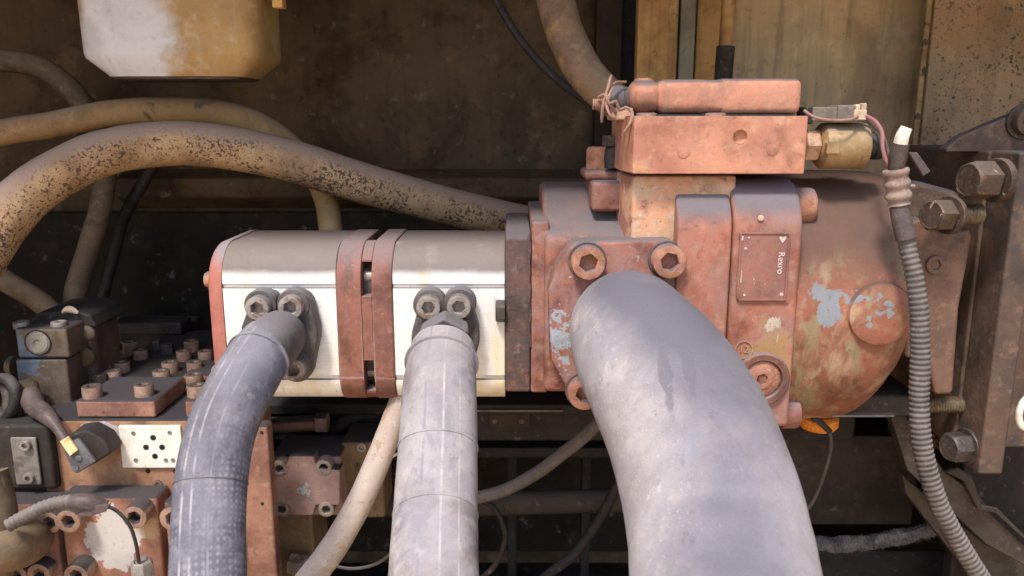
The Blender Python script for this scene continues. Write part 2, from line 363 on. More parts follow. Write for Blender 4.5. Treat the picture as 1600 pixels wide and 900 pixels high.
m_hose_big = grime('dusty_suction_hose', (.355, .325, .34), (.27, .25, .275), (.425, .38, .365), s=11, rough=.75, dust=(.12, .115, .14), dusta=1.0, dlo=.36, dhi=.95, soil=.4, hook=scuff_hook, specks=((.62, .6, .6), 420, .70, .6), bump=.16, bs=420, chips=[
    dict(c=(.30, .33, .42), s=14, th=.57, w=.12, a=.55), dict(c=(.20, .185, .21), s=34, th=.60, w=.05, a=.8, st=(1, 1, .35), at=P(1062, 565, -150), r=(34, 70, 40), k=.35),
    dict(c=(.52, .40, .38), s=12, th=.60, w=.1, a=.5)])
m_hose_mid = grime('lilac_dusty_hose', (.38, .35, .358), (.28, .262, .28), (.45, .41, .40), s=14, soil=.7, dust=(.25, .225, .24), dusta=.6, dlo=.4, bump=.2, bs=380, specks=((.2, .19, .22), 200, .68, .5),
    hook=hose_hook([(.97, .006, (.64, .59, .59), .8), (.045, .007, (.17, .17, .21), .9), (.9, .005, (.6, .56, .56), .5)], patch=((.17, .17, .205), .8)))
m_hose_left = grime('blue_grey_woven_hose', (.175, .17, .20), (.105, .105, .132), (.25, .238, .262), s=16, dust=(.23, .22, .25), dusta=.45, dlo=.3, bump=.3, bs=420, rough=.85, spec=.15, soil=.75,
    hook=hose_hook([(.055, .009, (.42, .40, .42), .7), (.005, .008, (.40, .38, .40), .7), (.93, .006, (.35, .33, .36), .4)], dots=True, patch=((.07, .072, .095), .75)))
m_hose_pale = grime('pale_dusty_hose', (.45, .375, .335), (.37, .30, .26), (.52, .45, .41), s=18, dust=(.42, .36, .35), dusta=.6, bump=.25, bs=320, specks=((.2, .13, .09), 240, .66, .6), chips=[dict(c=(.30, .19, .11), s=40, th=.58, w=.05, a=.7)])
m_hose_tan = grime('speckled_tan_hose', (.43, .285, .145), (.34, .215, .125), (.46, .34, .22), s=16, dust=(.30, .215, .17), dusta=.95, dlo=.15, dhi=.7, bump=.35, bs=260, hook=speck_hook, chips=[dict(c=(.11, .07, .06), s=170, th=.61, w=.03, a=.8), dict(c=(.36, .24, .2), s=9, th=.55, w=.1, a=.6)])
m_hose_ochre = grime('ochre_dusty_hose', (.37, .225, .10), (.30, .18, .085), (.42, .28, .15), s=16, dust=(.30, .215, .14), dusta=.7, bump=.25, bs=320, chips=[dict(c=(.09, .065, .05), s=20, th=.60, w=.06, a=.8)])
m_hose_dark = grime('brown_dark_hose', (.17, .115, .07), (.11, .08, .055), (.22, .16, .10), s=22, bump=.25, dust=(.22, .16, .11), dusta=.6)
m_hose_top = grime('brown_return_hose', (.25, .155, .09), (.19, .12, .08), (.33, .21, .12), s=20, bump=.35, bs=280, dust=(.3, .22, .15), dusta=.4, chips=[dict(c=(.38, .24, .10), s=26, th=.58, w=.1, a=.7)])
m_rubber = grime('black_rubber', (.022, .02, .02), (.03, .027, .026), (.06, .055, .052), s=50, rough=.55, bump=.2, dust=(.09, .08, .08), dusta=.6)
m_conduit = grime('dusty_grey_conduit', (.115, .10, .095), (.085, .075, .075), (.17, .15, .14), s=30, rough=.6, bump=.2, dust=(.2, .175, .165), dusta=.7, dlo=.1)
m_collar = grime('beige_cable_collar', (.30, .22, .18), (.24, .18, .15), (.36, .28, .23), s=50, bump=.25)
m_tape = grime('dark_insulation_tape', (.10, .075, .075), (.075, .06, .06), (.15, .12, .12), s=60, rough=.5, bump=.3)
m_white = grime('white_tape', (.78, .72, .66), (.66, .58, .52), (.82, .78, .74), s=70, bump=.3, chips=[dict(c=(.3, .2, .16), s=120, th=.66, w=.03)])
m_wire = grime('pink_wire', (.30, .13, .13), (.24, .11, .11), bump=.1)
m_tie = grime('rusty_tie_wire', (.34, .20, .15), (.26, .15, .12), (.40, .27, .2), s=90, bump=.3)
m_wallb = grime('oily_brown_wall_paint', (.135, .09, .052), (.078, .053, .033), (.18, .12, .068), s=4, rough=.6, bump=.25, bs=120, soil=.8, streak=((.05, .032, .018), .3), chips=[dict(c=(.21, .15, .09), s=6, th=.60, w=.14, a=.6), dict(c=(.035, .023, .016), s=4, th=.54, w=.14, a=.8), dict(c=(.30, .24, .17), s=28, th=.68, w=.05, a=.4, d=1.2)], specks=((.25, .2, .14), 150, .755, .25), spec=.12)
m_lowwall = grime('shade_dark_lower_wall', (.028, .022, .016), (.016, .014, .012), (.046, .034, .023), s=5, rough=.6, bump=.25, bs=120, streak=((.02, .015, .012), .6), spec=.12, soil=.7)  # near-black copy of the wall colour, with the deep shade painted in
m_wallt = grime('stained_tan_wall_paint', (.72, .47, .25), (.56, .39, .22), (.75, .54, .32), s=6, rough=.6, bump=.2, bs=160, streak=((.13, .09, .055), .55), specks=((.08, .06, .045), 130, .69, .6), chips=[dict(c=(.36, .33, .28), s=8, th=.52, w=.12, a=.7, st=(1, 1, .3)), dict(c=(.40, .22, .10), s=10, th=.58, w=.1, a=.6, st=(1.3, 1, .2)),
    dict(c=(.075, .05, .038), s=5, th=.50, w=.14, a=.9, st=(1.4, 1, .25), at=P(1405, 110, 330), r=(70, 200, 300), k=.5), dict(c=(.46, .40, .32), s=120, th=.72, w=.02)])
m_wallr = grime('pitted_olive_wall_paint', (.48, .30, .165), (.34, .235, .135), (.55, .33, .17), s=7, rough=.6, bump=.5, bs=130, pit=2.0, hook=pit_hook, streak=((.24, .13, .06), .35))
m_colo = grime('rusty_orange_column_paint', (.66, .37, .13), (.50, .25, .085), (.72, .47, .21), s=10, bump=.3, streak=((.16, .08, .035), .6), chips=[dict(c=(.13, .07, .04), s=30, th=.6, w=.06, a=.6)])
m_colg = grime('grey_green_column_paint', (.42, .37, .25), (.34, .30, .21), (.48, .42, .29), s=10, bump=.2, streak=((.16, .12, .07), .5))
m_coldark = grime('dark_red_shadow_and_tag_paint', (.055, .032, .022), (.04, .024, .018), (.08, .045, .028), s=10, bump=.2, streak=((.025, .015, .012), .5))  # shadow colour for the recess strip, also used on the rail's tag plate
m_seam = grime('worn_yellow_edge', (.45, .29, .13), (.30, .18, .08), (.52, .38, .2), s=30, bump=.3, chips=[dict(c=(.06, .04, .03), s=50, th=.58, w=.04)])
m_floor = grime('oily_dark_floor_metal', (.03, .027, .028), (.022, .02, .022), (.035, .03, .028), s=10, rough=.6, bump=.3, spec=.15)
m_rail = grime('dusty_black_steel', (.035, .03, .03), (.025, .022, .023), (.05, .042, .038), s=16, rough=.55, bump=.3, spec=.15, dust=(.045, .042, .046), dusta=.8)
m_lowpanel = grime('dusty_brown_shield_paint', (.062, .05, .041), (.042, .034, .029), (.085, .069, .054), s=8, rough=.65, bump=.3, spec=.15, dust=(.09, .08, .075), dusta=.6)
m_bracket = grime('greasy_bracket_steel', (.06, .047, .041), (.038, .031, .028), (.10, .078, .066), s=20, rough=.5, bump=.4, bs=200, dust=(.09, .08, .078), dusta=.7)
m_mount = grime('dark_rusty_mount_paint', (.125, .078, .058), (.08, .054, .044), (.185, .118, .082), s=16, rough=.55, bump=.4, bs=200, dust=(.07, .062, .068), dusta=1.0, chips=[dict(c=(.27, .16, .09), s=24, th=.60, w=.08, a=.6), dict(c=(.045, .04, .045), s=14, th=.55, w=.1, a=.7)])
m_ear = grime('brown_pump_ear_paint', (.165, .095, .068), (.11, .068, .052), (.22, .135, .09), s=18, rough=.55, bump=.35, bs=220, dust=(.1, .085, .085), dusta=.9, chips=[dict(c=(.06, .05, .05), s=20, th=.58, w=.08, a=.8)])
m_manif = grime('orange_brown_manifold_paint', (.38, .205, .125), (.26, .13, .08), (.43, .275, .175), s=14, rough=.6, bump=.3, bs=260, dust=(.034, .03, .036), dusta=1.3, dlo=.3, dhi=.7, streak=((.24, .12, .07), .5), chips=[
    dict(c=(.45, .30, .16), s=16, th=.56, w=.1, a=.6), dict(c=(.55, .52, .55), s=60, th=.52, w=.06, a=.9, at=P(160, 676, 10), r=(48, 40, 24), k=.6), dict(c=(.14, .085, .06), s=20, th=.60, w=.08, a=.7)])
m_manred = grime('pink_red_block_paint', (.30, .15, .11), (.19, .095, .072), (.34, .21, .155), s=18, bump=.3, bs=280, dust=(.045, .04, .046), dusta=1.3, dlo=.3, dhi=.7, chips=[dict(c=(.2, .09, .07), s=22, th=.58, w=.08, a=.7)], specks=(SOOT, 240, .68, .6))
m_manbolt = grime('dusty_brown_bolt', (.31, .20, .15), (.21, .13, .10), (.40, .28, .22), s=50, bump=.3, dust=(.06, .05, .05), dusta=1.2, dlo=.3, dhi=.7)
m_manflange = grime('peeled_flange_paint', (.33, .165, .115), (.23, .11, .08), (.38, .235, .17), s=16, bump=.3, bs=280, dust=(.05, .045, .048), dusta=1.3, dlo=.3, dhi=.7, chips=[
    dict(c=(.50, .47, .46), s=22, th=.50, w=.025, a=.95, at=P(185, 835, -20), r=(58, 40, 58), k=.6), dict(c=(.50, .36, .20), s=18, th=.56, w=.1, a=.6, at=P(232, 830, -20), r=(26, 40, 60), k=.3)])
m_machined = grime('machined_white_pad', (.82, .79, .74), (.74, .68, .6), (.86, .85, .83), s=20, rough=.4, metal=.15, bump=.15, chips=[dict(c=(.50, .29, .14), s=40, th=.64, w=.05)])
m_valveblue = grime('blue_peeling_valve_paint', (.13, .098, .07), (.09, .07, .055), (.17, .125, .08), s=22, rough=.5, bump=.4, bs=220, dust=(.045, .04, .042), dusta=1.1, chips=[
    dict(c=(.12, .17, .23), s=55, th=.53, w=.08, a=.8, at=P(38, 560, 60), r=(40, 60, 95), k=.35), dict(c=(.35, .37, .40), s=80, th=.68, w=.03)])
m_darkblock = grime('oily_black_block', (.042, .035, .032), (.03, .026, .024), (.062, .052, .045), s=20, rough=.55, bump=.3, spec=.2, dust=(.032, .029, .03), dusta=.9)
m_greyplate = grime('grey_metal_cover', (.22, .20, .18), (.17, .155, .14), (.27, .24, .22), s=26, rough=.5, bump=.2, chips=[dict(c=(.10, .08, .07), s=26, th=.58, w=.08)])
m_motor = grime('dusty_motor_flange_paint', (.30, .19, .17), (.25, .17, .16), (.36, .25, .22), s=24, bump=.35, bs=240, dust=(.04, .038, .048), dusta=1.3, dlo=.3, dhi=.7, chips=[
    dict(c=(.36, .30, .20), s=20, th=.57, w=.08, a=.6), dict(c=(.33, .42, .50), s=60, th=.59, w=.02, at=P(480, 765, 60), r=(24, 40, 24), k=.45)])
m_motorbody = grime('yellow_brown_motor_casing', (.17, .115, .06), (.13, .09, .05), (.22, .15, .085), s=16, bump=.3, dust=(.04, .036, .04), dusta=1.0, chips=[dict(c=(.05, .04, .03), s=24, th=.62, w=.05)])
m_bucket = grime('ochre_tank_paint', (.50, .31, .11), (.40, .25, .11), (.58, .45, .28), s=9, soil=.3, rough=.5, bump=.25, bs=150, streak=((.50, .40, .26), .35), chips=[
    dict(c=(.66, .65, .68), s=12, th=.42, w=.22, a=.95, at=P(176, 72, 95), r=(135, 220, 150), k=1.3), dict(c=(.26, .16, .08), s=20, th=.63, w=.08, a=.4)])  # first chip: broad whitish patch over the left of the front
m_yellow = grime('cream_yellow_label', (.72, .62, .30), (.66, .58, .36), s=60, bump=.08, chips=[dict(c=(.35, .28, .12), s=90, th=.62, w=.04)])
m_plug = grime('grey_blue_plug_plastic', (.16, .16, .18), (.125, .125, .14), (.22, .21, .22), s=40, rough=.5, bump=.15, dust=(.03, .028, .03), dusta=1.1)
m_orange = grime('bright_orange_plastic', (.80, .26, .03), (.62, .17, .02), (.85, .45, .12), s=50, bump=.3, rough=.5, chips=[dict(c=(.08, .04, .02), s=70, th=.66, w=.03)])
m_connector = grime('grey_connector_plastic', (.20, .16, .13), (.16, .13, .11), (.27, .22, .18), s=50, bump=.2)
m_cream = grime('cream_terminal_plastic', (.58, .46, .34), (.5, .38, .28), (.66, .56, .45), s=80, bump=.3)
m_sleeve = grime('black_pipe_sleeve', (.07, .052, .035), (.05, .038, .028), (.1, .07, .045), s=30, bump=.3)
m_fray = grime('frayed_grey_loom', (.15, .14, .14), (.08, .075, .075), (.26, .25, .24), s=60, bump=.8, bs=260)
m_ground = grime('pale_sandy_ground', (.55, .37, .19), (.48, .32, .16), (.60, .43, .24), s=2, bump=.5, bs=40)
m_hood = grime('machine_hood_paint', (.10, .065, .03), (.07, .045, .025), (.13, .085, .04), s=5, bump=.2)
m_hole = grime('deep_bore', (.012, .01, .01), (.02, .016, .015), bump=.1)
# ------------------------------------------------------------------ the setting: ground and the machine compartment
def struct(name, mb, mat, parent=None, bevel=0): return tag(obj(name, mb, mat, parent, bevel), kind='structure')
struct('ground', MB().box(-60000, 60000, -60000, 60000, -1460, -1400), m_ground)
BW = 430
struct('back_wall', MB().box(-900, 960, BW, BW + 12, -700, 520), m_wallb)
struct('unseen_side_wall', MB().box(-912, -900, -210, BW + 12, -700, 520).box(960, 972, -210, BW + 12, -700, 520), m_wallb)  # out of view; carried forward to darken the compartment
struct('unseen_roof', MB().box(-912, 972, -150, BW + 12, 470, 482), m_hood)  # out of view; front edge set for how far the sun reaches in
struct('floor', MB().box(-912, 972, -60, BW + 12, -560, -548), m_floor)
zl0, zl1 = zz(308, 395), zz(272, 395)
lg = MB().ext([(395, zl0), (395, zl1 - 6), (BW - 1, zl1 + 6), (BW - 1, zl0 - 20), (400, zl0 - 4)], 'x', xx(180, 395, 290), xx(935, 395, 290))
tag(obj('wall_ledge', lg, m_wallb, bevel=3), 'dark brown folded steel ledge running along the wall behind the hoses', 'ledge')
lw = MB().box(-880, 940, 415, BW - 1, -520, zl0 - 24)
tag(obj('wall_panel', lw, m_lowwall, bevel=2), 'lower panel of the wall beneath the ledge, its shade put into the colour', 'panel')
def sheet(name, px0, px1, Y, d, mat, label, z0=-110, z1=500, bevel=2, cat='panel'):
    o = obj(name, MB().box(P(px0, 80, Y).x, P(px1, 80, Y).x, Y, Y + d, z0, z1), mat, bevel=bevel)
    return tag(o, label, cat)
sheet('recess_shadow_strip', 931, 972, 400, 30, m_coldark, 'dark reddish strip for the shadow in the recess left of the rusty column', cat='column')  # dark sheet standing in for the shadow inside the recess
sheet('gap_shadow_strip', 970, 996, 420, 15, m_rubber, 'narrow black strip for the shadow in the gap beside the rusty orange column', cat='strip')  # black sheet placed where the gap is only shaded
cw = thing('folded_column', P(1030, 60, 330), 'rusty orange folded steel column rising behind the top valve', 'column')
obj('front_sheet', MB().ext([(xx(995, 330, 80), 330), (xx(1058, 330, 80), 330), (xx(1060, 332, 80), 350), (xx(995, 330, 80), 350)], 'z', -110, 500), m_colo, cw, 2)
obj('return_sheet', MB().box(xx(1061, 352, 80), xx(1085, 352, 80), 352, 366, -110, 500), m_colg, cw, 1.5)
sheet('slim_column', 1087, 1132, 362, 20, m_colo, 'slim yellow brown strip between grey strip and thin pipe', cat='strip')
tp = sheet('tan_wall_sheet', 1126, 1441, 385, 10, m_wallt, 'tan stained wall sheet with scratches above the solenoid')
sm = sheet('edge_strip', 1441, 1450, 304, 5, m_seam, 'thin worn yellow edge strip standing at the right wall joint', cat='strip')
rw = sheet('pitted_wall_sheet', 1453, 1700, 310, 10, m_wallr, 'olive brown pitted wall sheet at the upper right', z0=-300)
# thin pipe with sleeve
tpipe = thing('thin_pipe', P(1135, 60, 300), 'thin vertical brown pipe with a black sleeve at its lower end', 'pipe')
obj('pipe', MB().tube([P(1142, -60, 300), P(1137, 30, 300), P(1133, 85, 300)], 9, 16), m_colo, tpipe)
obj('sleeve', MB().tube([P(1134, 72, 298), P(1131, 110, 298), P(1127, 190, 298)], 11.5, 16), m_sleeve, tpipe, 1)
# ------------------------------------------------------------------ tank hanging at the top left
tk = thing('hanging_tank', P(280, 0, 150), 'ochre round tank, whitish on its left, hanging at the top left', 'tank')
tY = 150; tc = P(269, 20, tY); trr = (P(434, 60, tY).x - P(124, 60, tY).x) / 2 * .905
ztop, zch, zbot = zz(-60, 60), zz(80, 70), zz(117, 100)
oz = tc.z
def tank_ring(k, z, n=5.0):
    return [(tc.x + p[1], tY + 30 + p[2], z) for p in se_ring(0, 0, 0, trr * k, trr * .62 * k, n, 72)]
def se_ring(x, yc, zc, ry, rz, n, k=48):
    out = []
    for i in range(k):
        th = 2 * math.pi * i / k; c, s_ = math.cos(th), math.sin(th)
        out.append((x, yc + ry * math.copysign(abs(c) ** (2 / n), c), zc + rz * math.copysign(abs(s_) ** (2 / n), s_)))
    return out
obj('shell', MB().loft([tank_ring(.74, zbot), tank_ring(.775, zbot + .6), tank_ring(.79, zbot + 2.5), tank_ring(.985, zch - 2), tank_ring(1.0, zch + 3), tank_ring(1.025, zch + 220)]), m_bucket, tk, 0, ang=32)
obj('bottom_lip', MB().loft([tank_ring(.735, zbot - 2.2), tank_ring(.745, zbot - .3)]), m_darkbolt, tk)
lx = P(437, 4, tY); obj('latch', MB().box(lx.x - 6, lx.x + 5, tY - 8, tY + 8, lx.z - 6, lx.z + 30), m_colo, tk, 1)
# ------------------------------------------------------------------ hoses along the back
def hose(name, pts, r, mat, label, cat='hose', seg=20, step=7, group=None, **kw):
    o = obj(name, MB().tube([P(*p) for p in pts], r, seg, step, **kw), mat)
    return tag(o, label, cat, group)
hose('arched_hose', [(-90, 520, 20), (-45, 425, 35), (5, 345, 60), (62, 290, 85), (150, 243, 110), (240, 226, 125), (330, 227, 140), (450, 250, 165), (560, 284, 190), (700, 322, 230), (830, 352, 270)], [25, 25.5, 24, 24, 24, 23, 23], m_hose_tan,
     'thick tan rust-speckled hose arching from the left edge to the pump', seg=28, wob=.03)
hose('bent_hose', [(-60, 226, 190), (0, 208, 190), (80, 195, 195), (170, 177, 205), (260, 172, 215), (340, 175, 225), (400, 193, 230), (450, 226, 235), (490, 270, 235), (511, 320, 225), (518, 385, 210), (516, 450, 200)], [15, 15, 15, 15, 14.5, 14], m_hose_ochre,
     'ochre hose above the speckled arch that bends down behind the gear pump', wob=.03)
hose('curling_hose', [(-40, 96, 260), (20, 96, 260), (72, 110, 265), (118, 148, 270), (150, 200, 280), (164, 260, 285), (158, 320, 280), (138, 390, 265), (120, 450, 240), (114, 500, 220)], 13.5, m_hose_dark,
     'dull brown hose curling from the upper left corner down to the solenoid valve', wob=.03)
hose('valve_feed_hose', [(-40, 405, 220), (10, 440, 215), (60, 470, 205), (100, 505, 190)], 13, m_hose_dark, 'short brown hose sloping into the solenoid valve at the left edge')
hose('return_hose', [(850, -80, 150), (868, 0, 140), (884, 55, 128), (912, 110, 112), (950, 150, 90), (990, 172, 70)], [20, 20, 20, 19, 17], m_hose_top, 'brown worn hose dropping from the top to the wired valve fitting', seg=24, wob=.03)
hose('drooping_cable', [(740, -60, 200), (775, 0, 190), (806, 52, 180), (845, 100, 165), (885, 136, 145), (925, 162, 120), (955, 185, 100)], 4.6, m_rubber, 'thin black cable drooping beside the brown worn hose', 'cable', seg=12)
hose('slack_cable', [(242, 255, 330), (215, 300, 330), (192, 345, 335), (172, 420, 340), (150, 500, 345)], 8, m_rubber, 'black grimy cable hanging behind the curling brown hose', 'cable', wob=.12)
# ------------------------------------------------------------------ gear pump pair
Z1, Z2 = zz(450, 0), zz(590, 0)
def dprof(groove=True, grow=0.0, back=150, rt=40, rb=28):
    g = grow; y0 = -g; pts = []
    if groove: pts += [(y0, Z2 + 2), (y0, Z1), (y0 + 2.2, Z1), (y0 + 2.2, Z1 + 3.2), (y0 + .4, Z1 + 3.4)]
    else: pts += [(y0, Z2), (y0, Z1)]
    cz = Z1
    for k in range(1, 10):
        a = k / 9 * math.pi / 2
        pts.append((y0 + (rt + g) * (1 - math.cos(a)), cz + (3.4 if groove else 0) * (1 - k / 9) + (rt + g) * math.sin(a)))
    for k in range(0, 9):
        a = k / 8 * math.pi / 2
        pts.append((back + g - (rt + g) * (1 - math.sin(a)), cz + (rt + g) * math.cos(a)))
    for k in range(0, 8):
        a = k / 7 * math.pi / 2
        pts.append((back + g - (rb + g) * (1 - math.cos(a)), Z2 - (rb + g) * math.sin(a)))
    for k in range(0, 8):
        a = k / 7 * math.pi / 2
        pts.append((y0 + (rb + g) * (1 - math.sin(a)) , Z2 - (rb + g) * math.cos(a)))
    if groove: pts = pts[:-1] + [(y0 + .4, Z2 - 2), (y0 + 2.2, Z2 - 2), (y0 + 2.2, Z2 + 2)]
    return pts
gp = thing('gear_pump', P(440, 600, 70), 'bright aluminium gear pump with red end cap, farthest left of the pump row', 'gear pump', 'gear pumps bolted end to end')
obj('body', MB().ext(dprof(), 'x', xx(351, 0), xx(527, 0)), m_alu, gp, .8, ang=25)
e = MB(); pr0 = dprof(False, .8)
cyy, czz = 70, (Z1 + Z2) / 2
def shr(p, k): return (cyy + (p[0] - cyy) * (1 - k / 80), czz + (p[1] - czz) * (1 - k / 80))
xa, xb = xx(325, 0), xx(351, 0) - .3
e.loft([[(xa, *shr(p, 10)) for p in pr0], [(xa + 1.5, *shr(p, 5.5)) for p in pr0], [(xa + 5, *shr(p, 2)) for p in pr0], [(xa + 10, *shr(p, 0)) for p in pr0], [(xb, *p) for p in pr0]])
obj('end_cap', e, m_endcap, gp, ang=30)
for (bx, by) in ((320, 440), (322, 587)): bolt(gp, (xa + .5, 22, zz(by, 12)), (-1, 0, 0), 8, 8.5, m_redbolt, 'round')
obj('rear_flange', MB().ext(dprof(False, 1.2), 'x', xx(527, 0) + .3, xx(566, 0)), m_ring, gp, 1.5, ang=25)
gp2 = thing('gear_pump', P(700, 600, 70), 'bright aluminium gear pump in the middle, between slotted ring and dark plate', 'gear pump', 'gear pumps bolted end to end')
obj('body', MB().ext(dprof(), 'x', xx(615, 0), xx(789, 0)), m_alu, gp2, .8, ang=25)
xw0, xw1 = xx(566, 0) + .2, xx(582, 0)
obj('front_cover', MB().ext(dprof(False, 1.6), 'x', xw1 + .2, xx(615, 0) - .3), m_ring, gp2, 1.5, ang=25)
cr = [(cyy + (p[0] - cyy) * .80, czz + (p[1] - czz) * .86) for p in pr0]
obj('core', MB().ext(cr, 'x', xw0, xw1), m_darkbolt, gp2)
def arcslice(z0, z1, g=.4):
    pf = dprof(False, g); out = [p for p in pf if z0 <= p[1] <= z1 and p[0] < 75]
    return out
wb = MB()
wb.box(xw0, xw1, -.6, 14, zz(563, 0), zz(463, 0))
top = [p for p in dprof(False, .4) if p[1] >= zz(408, 14) and p[0] < 80]; top = top + [(80, zz(408, 14)), (top[0][0], zz(408, 14))]
wb.ext(top, 'x', xw0, xw1)
bot = [p for p in dprof(False, .4) if p[1] <= zz(606, 12) and p[0] < 80]; bot = [(80, zz(606, 12))] + bot + [(bot[-1][0], zz(606, 12))]
wb.ext(bot, 'x', xw0, xw1)
obj('slotted_web', wb, m_ring, gp2, .6)
for zy in (436, 586): obj('stud', MB().cyl((xw0 + .4, 20, zz(zy, 6)), (1, 0, 0), 6.5, xw1 - xw0 - .8), m_bolt, gp2)
ap = thing('adapter_plate', P(808, 610, 60), 'rough dark rusty adapter plate between middle gear pump and red pump', 'plate')
obj('plate', MB().ext([(-4, zz(613, -4)), (-4, zz(372, -4)), (12, zz(358, 12)), (150, zz(358, 12)), (150, zz(613, -4))], 'x', xx(789, 0) + .3, xx(829, 0)), m_darkplate, ap, 2.5)
obj('weld_bead', MB().tube([P(828 + random.uniform(-1.5, 1.5), y, -5) for y in range(362, 552, 12)], [1, 1.8, .9, 2, 1.1, 1.6, 1.0], 8, 3, wob=.5), m_darkplate, ap)
bolt(ap, P(789, 485, -.5 + 0) + Vector((0, -2.5, 0)), (-1, 0, 0), 11, 9, m_darkbolt, 'hex', rot=.5)
# split clamp flanges with their bolts
def clamp(label, halves, bolts, hidden, group):
    t = thing('clamp_flange', P(halves[0][0][0], 530, -2), label, 'hose flange', group)
    for h in halves: obj('flange_half', MB().poly(h, -21, 20.2), m_clamp, t, 3.0, seg=3)
    for (x, y) in bolts: bolt(t, P(x, y, -21) + Vector((0, .3, 0)), FRONT, 11.2, 12, m_bolt)
    for (x, y) in bolts: obj('lug', MB().cyl(P(x, y, -21) + Vector((0, 16, 0)), FRONT, 15.5, 17.5, 2), m_clamp, t)
    return t
LL = [(389, 476), (394, 463), (408, 457), (424, 459), (432, 468), (432, 500), (418, 508), (408, 530), (408, 552), (420, 570), (418, 586), (398, 590), (378, 545), (376, 512)]
LR = [(437, 468), (444, 459), (461, 456), (478, 461), (485, 472), (496, 515), (496, 532), (486, 580), (472, 590), (452, 588), (448, 574), (466, 555), (470, 535), (464, 510), (437, 496)]
clamp('dark dusty split flange with three visible socket bolts on the left gear pump', (LL, LR), ((407, 478), (458, 477), (463, 573)), (), 'split hose flanges')
ML = [(655, 474), (660, 463), (672, 457), (686, 461), (691, 470), (691, 505), (678, 520), (670, 560), (650, 560), (642, 540), (643, 520)]
MR = [(697, 470), (702, 460), (718, 456), (732, 463), (737, 475), (748, 515), (749, 535), (742, 562), (724, 562), (718, 520), (697, 505)]
clamp('dark dusty split flange with two visible socket bolts on the middle gear pump', (ML, MR), ((671, 477), (718, 476)), (), 'split hose flanges')
# pressure hoses of the gear pumps
h1 = thing('pressure_hose', P(430, 530, -20), 'dark blue-grey woven hose with dotted wrap bending to the lower left', 'hose')
obj('ferrule', MB().tube([P(437, 528, -12), P(434, 532, -38), P(418, 548, -72)], [22, 24.5, 25.5], 6, 20), m_clamp, h1, 2.5, ang=25)
obj('elbow', MB().tube([P(441, 522, -12), P(436, 526, -38), P(421, 540, -66), P(402, 562, -84)], [23, 24, 25, 26], 28, 5), m_clamp, h1)
hp1 = [(418, 541, -62), (403, 560, -84), (377, 604, -115), (350, 660, -140), (334, 725, -162), (327, 800, -184), (325, 900, -214), (326, 1010, -240)]
obj('hose_body', MB().tube([P(*p) for p in hp1], [26, 27, 27.4, 27.4, 27.4, 27.4], 36, 5, wob=.012), m_hose_left, h1)
def band(parent, pts, q, w, r, mat, seg=36, name='band'):
    path = smooth_path([P(*p) for p in pts], 4); i = int(q * (len(path) - 1)); i0 = max(0, i - 1)
    d = (path[i0 + 1] - path[i0]).normalized()
    return obj(name, MB().lathe(path[i0] - d * w / 2, d, [(r - 1.5, 0), (r, .4), (r, w - .4), (r - 1.5, w)], seg), mat, parent)
band(h1, hp1, .10, 3, 28.0, m_hose_left); band(h1, hp1, .56, 1.3, 28.0, m_conduit)
h2 = thing('pressure_hose', P(697, 520, -20), 'straight lilac-grey hose with seam lines and bands dropping from the middle flange', 'hose')
obj('elbow', MB().tube([P(696, 529, -14), P(695, 535, -36), P(693, 552, -62), P(690, 582, -84)], [20.5, 22.5, 26, 29], 28, 5), m_clamp, h2)
obj('ferrule', MB().tube([P(697, 527, -14), P(696, 526, -36), P(694, 540, -58)], [20.5, 25, 26], 6, 20), m_clamp, h2, 2.5, ang=25)
hp2 = [(692, 548, -70), (690, 568, -86), (687, 604, -110), (685, 680, -145), (682, 760, -180), (679, 850, -220), (676, 960, -262), (674, 1040, -290)]
obj('hose_body', MB().tube([P(*p) for p in hp2], [28.5, 31, 31.4, 31.6, 31.8, 32, 32], 40, 5, wob=.008), m_hose_mid, h2)
for q in (.09, .40, .63): band(h2, hp2, q, 2.2, 32.2, m_hose_mid, 40)
# ------------------------------------------------------------------ main piston pump
pp = thing('piston_pump', P(1100, 640, 80), 'big red piston pump with rounded peeling casing and nameplate', 'piston pump')
lp = MB().ext([(-6, zz(614, -6)), (-6, zz(346, -6)), (165, zz(346, -6) + 2), (165, zz(614, -6))], 'x', xx(829, 0) + .4, xx(857, -6))
obj('inlet_plate', lp, m_red, pp, 2.5)
fb = [(-16, zz(614, -16)), (-16, zz(372, -16)), (-8, zz(360, -8)), (24, zz(345, 24)), (44, zz(325, 44)), (58, zz(303, 58)), (78, zz(294, 78)), (170, zz(294, 78)), (170, zz(614, -16))]
obj('inlet_body', MB().ext(fb, 'x', xx(850, 10, 350), xx(1092, -16)), m_red, pp, 6, ang=50, seg=3)
obj('side_boss', MB().pbox(925, 1000, 284, 331, 16, 70), m_red, pp, 4, seg=3)
obj('boss_cap', MB().pbox(914, 992, 266, 282, 40, 60), m_red, pp, 4, seg=3)
b0 = P(936, 264, 62); bolt(pp, b0, UP, 13.5, 22, m_redbolt, 'hex', name='hex_plug', rot=.2)
nz0, nz1 = zz(420, -34), zz(273, -34)
nk = [(xx(989, -34, 300), -34), (xx(1150, -34, 300), -34), (xx(1150, -34, 300), 80), (xx(972, 0, 300), 80), (xx(972, 0, 300), -8)]
obj('valve_neck', MB().ext(nk, 'z', nz0, nz1 - .5), m_neck, pp, 3)
def roundtop(Y, pyt, pyb, r, back, pytop=None):
    zt = zz(pyt, Y + r * .75); pts = [(Y, zz(pyb, Y))]
    for k in range(0, 9):
        a = k / 8 * math.pi / 2; pts.append((Y + r * (1 - math.cos(a)), zt - r + r * math.sin(a)))
    return pts + [(back, zt), (back, zz(pyb, Y))]
obj('bearing_cover', MB().ext(roundtop(-52, 286, 560, 44, 120), 'x', xx(1060, -52, 340), xx(1138, -54)), m_cover, pp, 3, ang=30, seg=2)
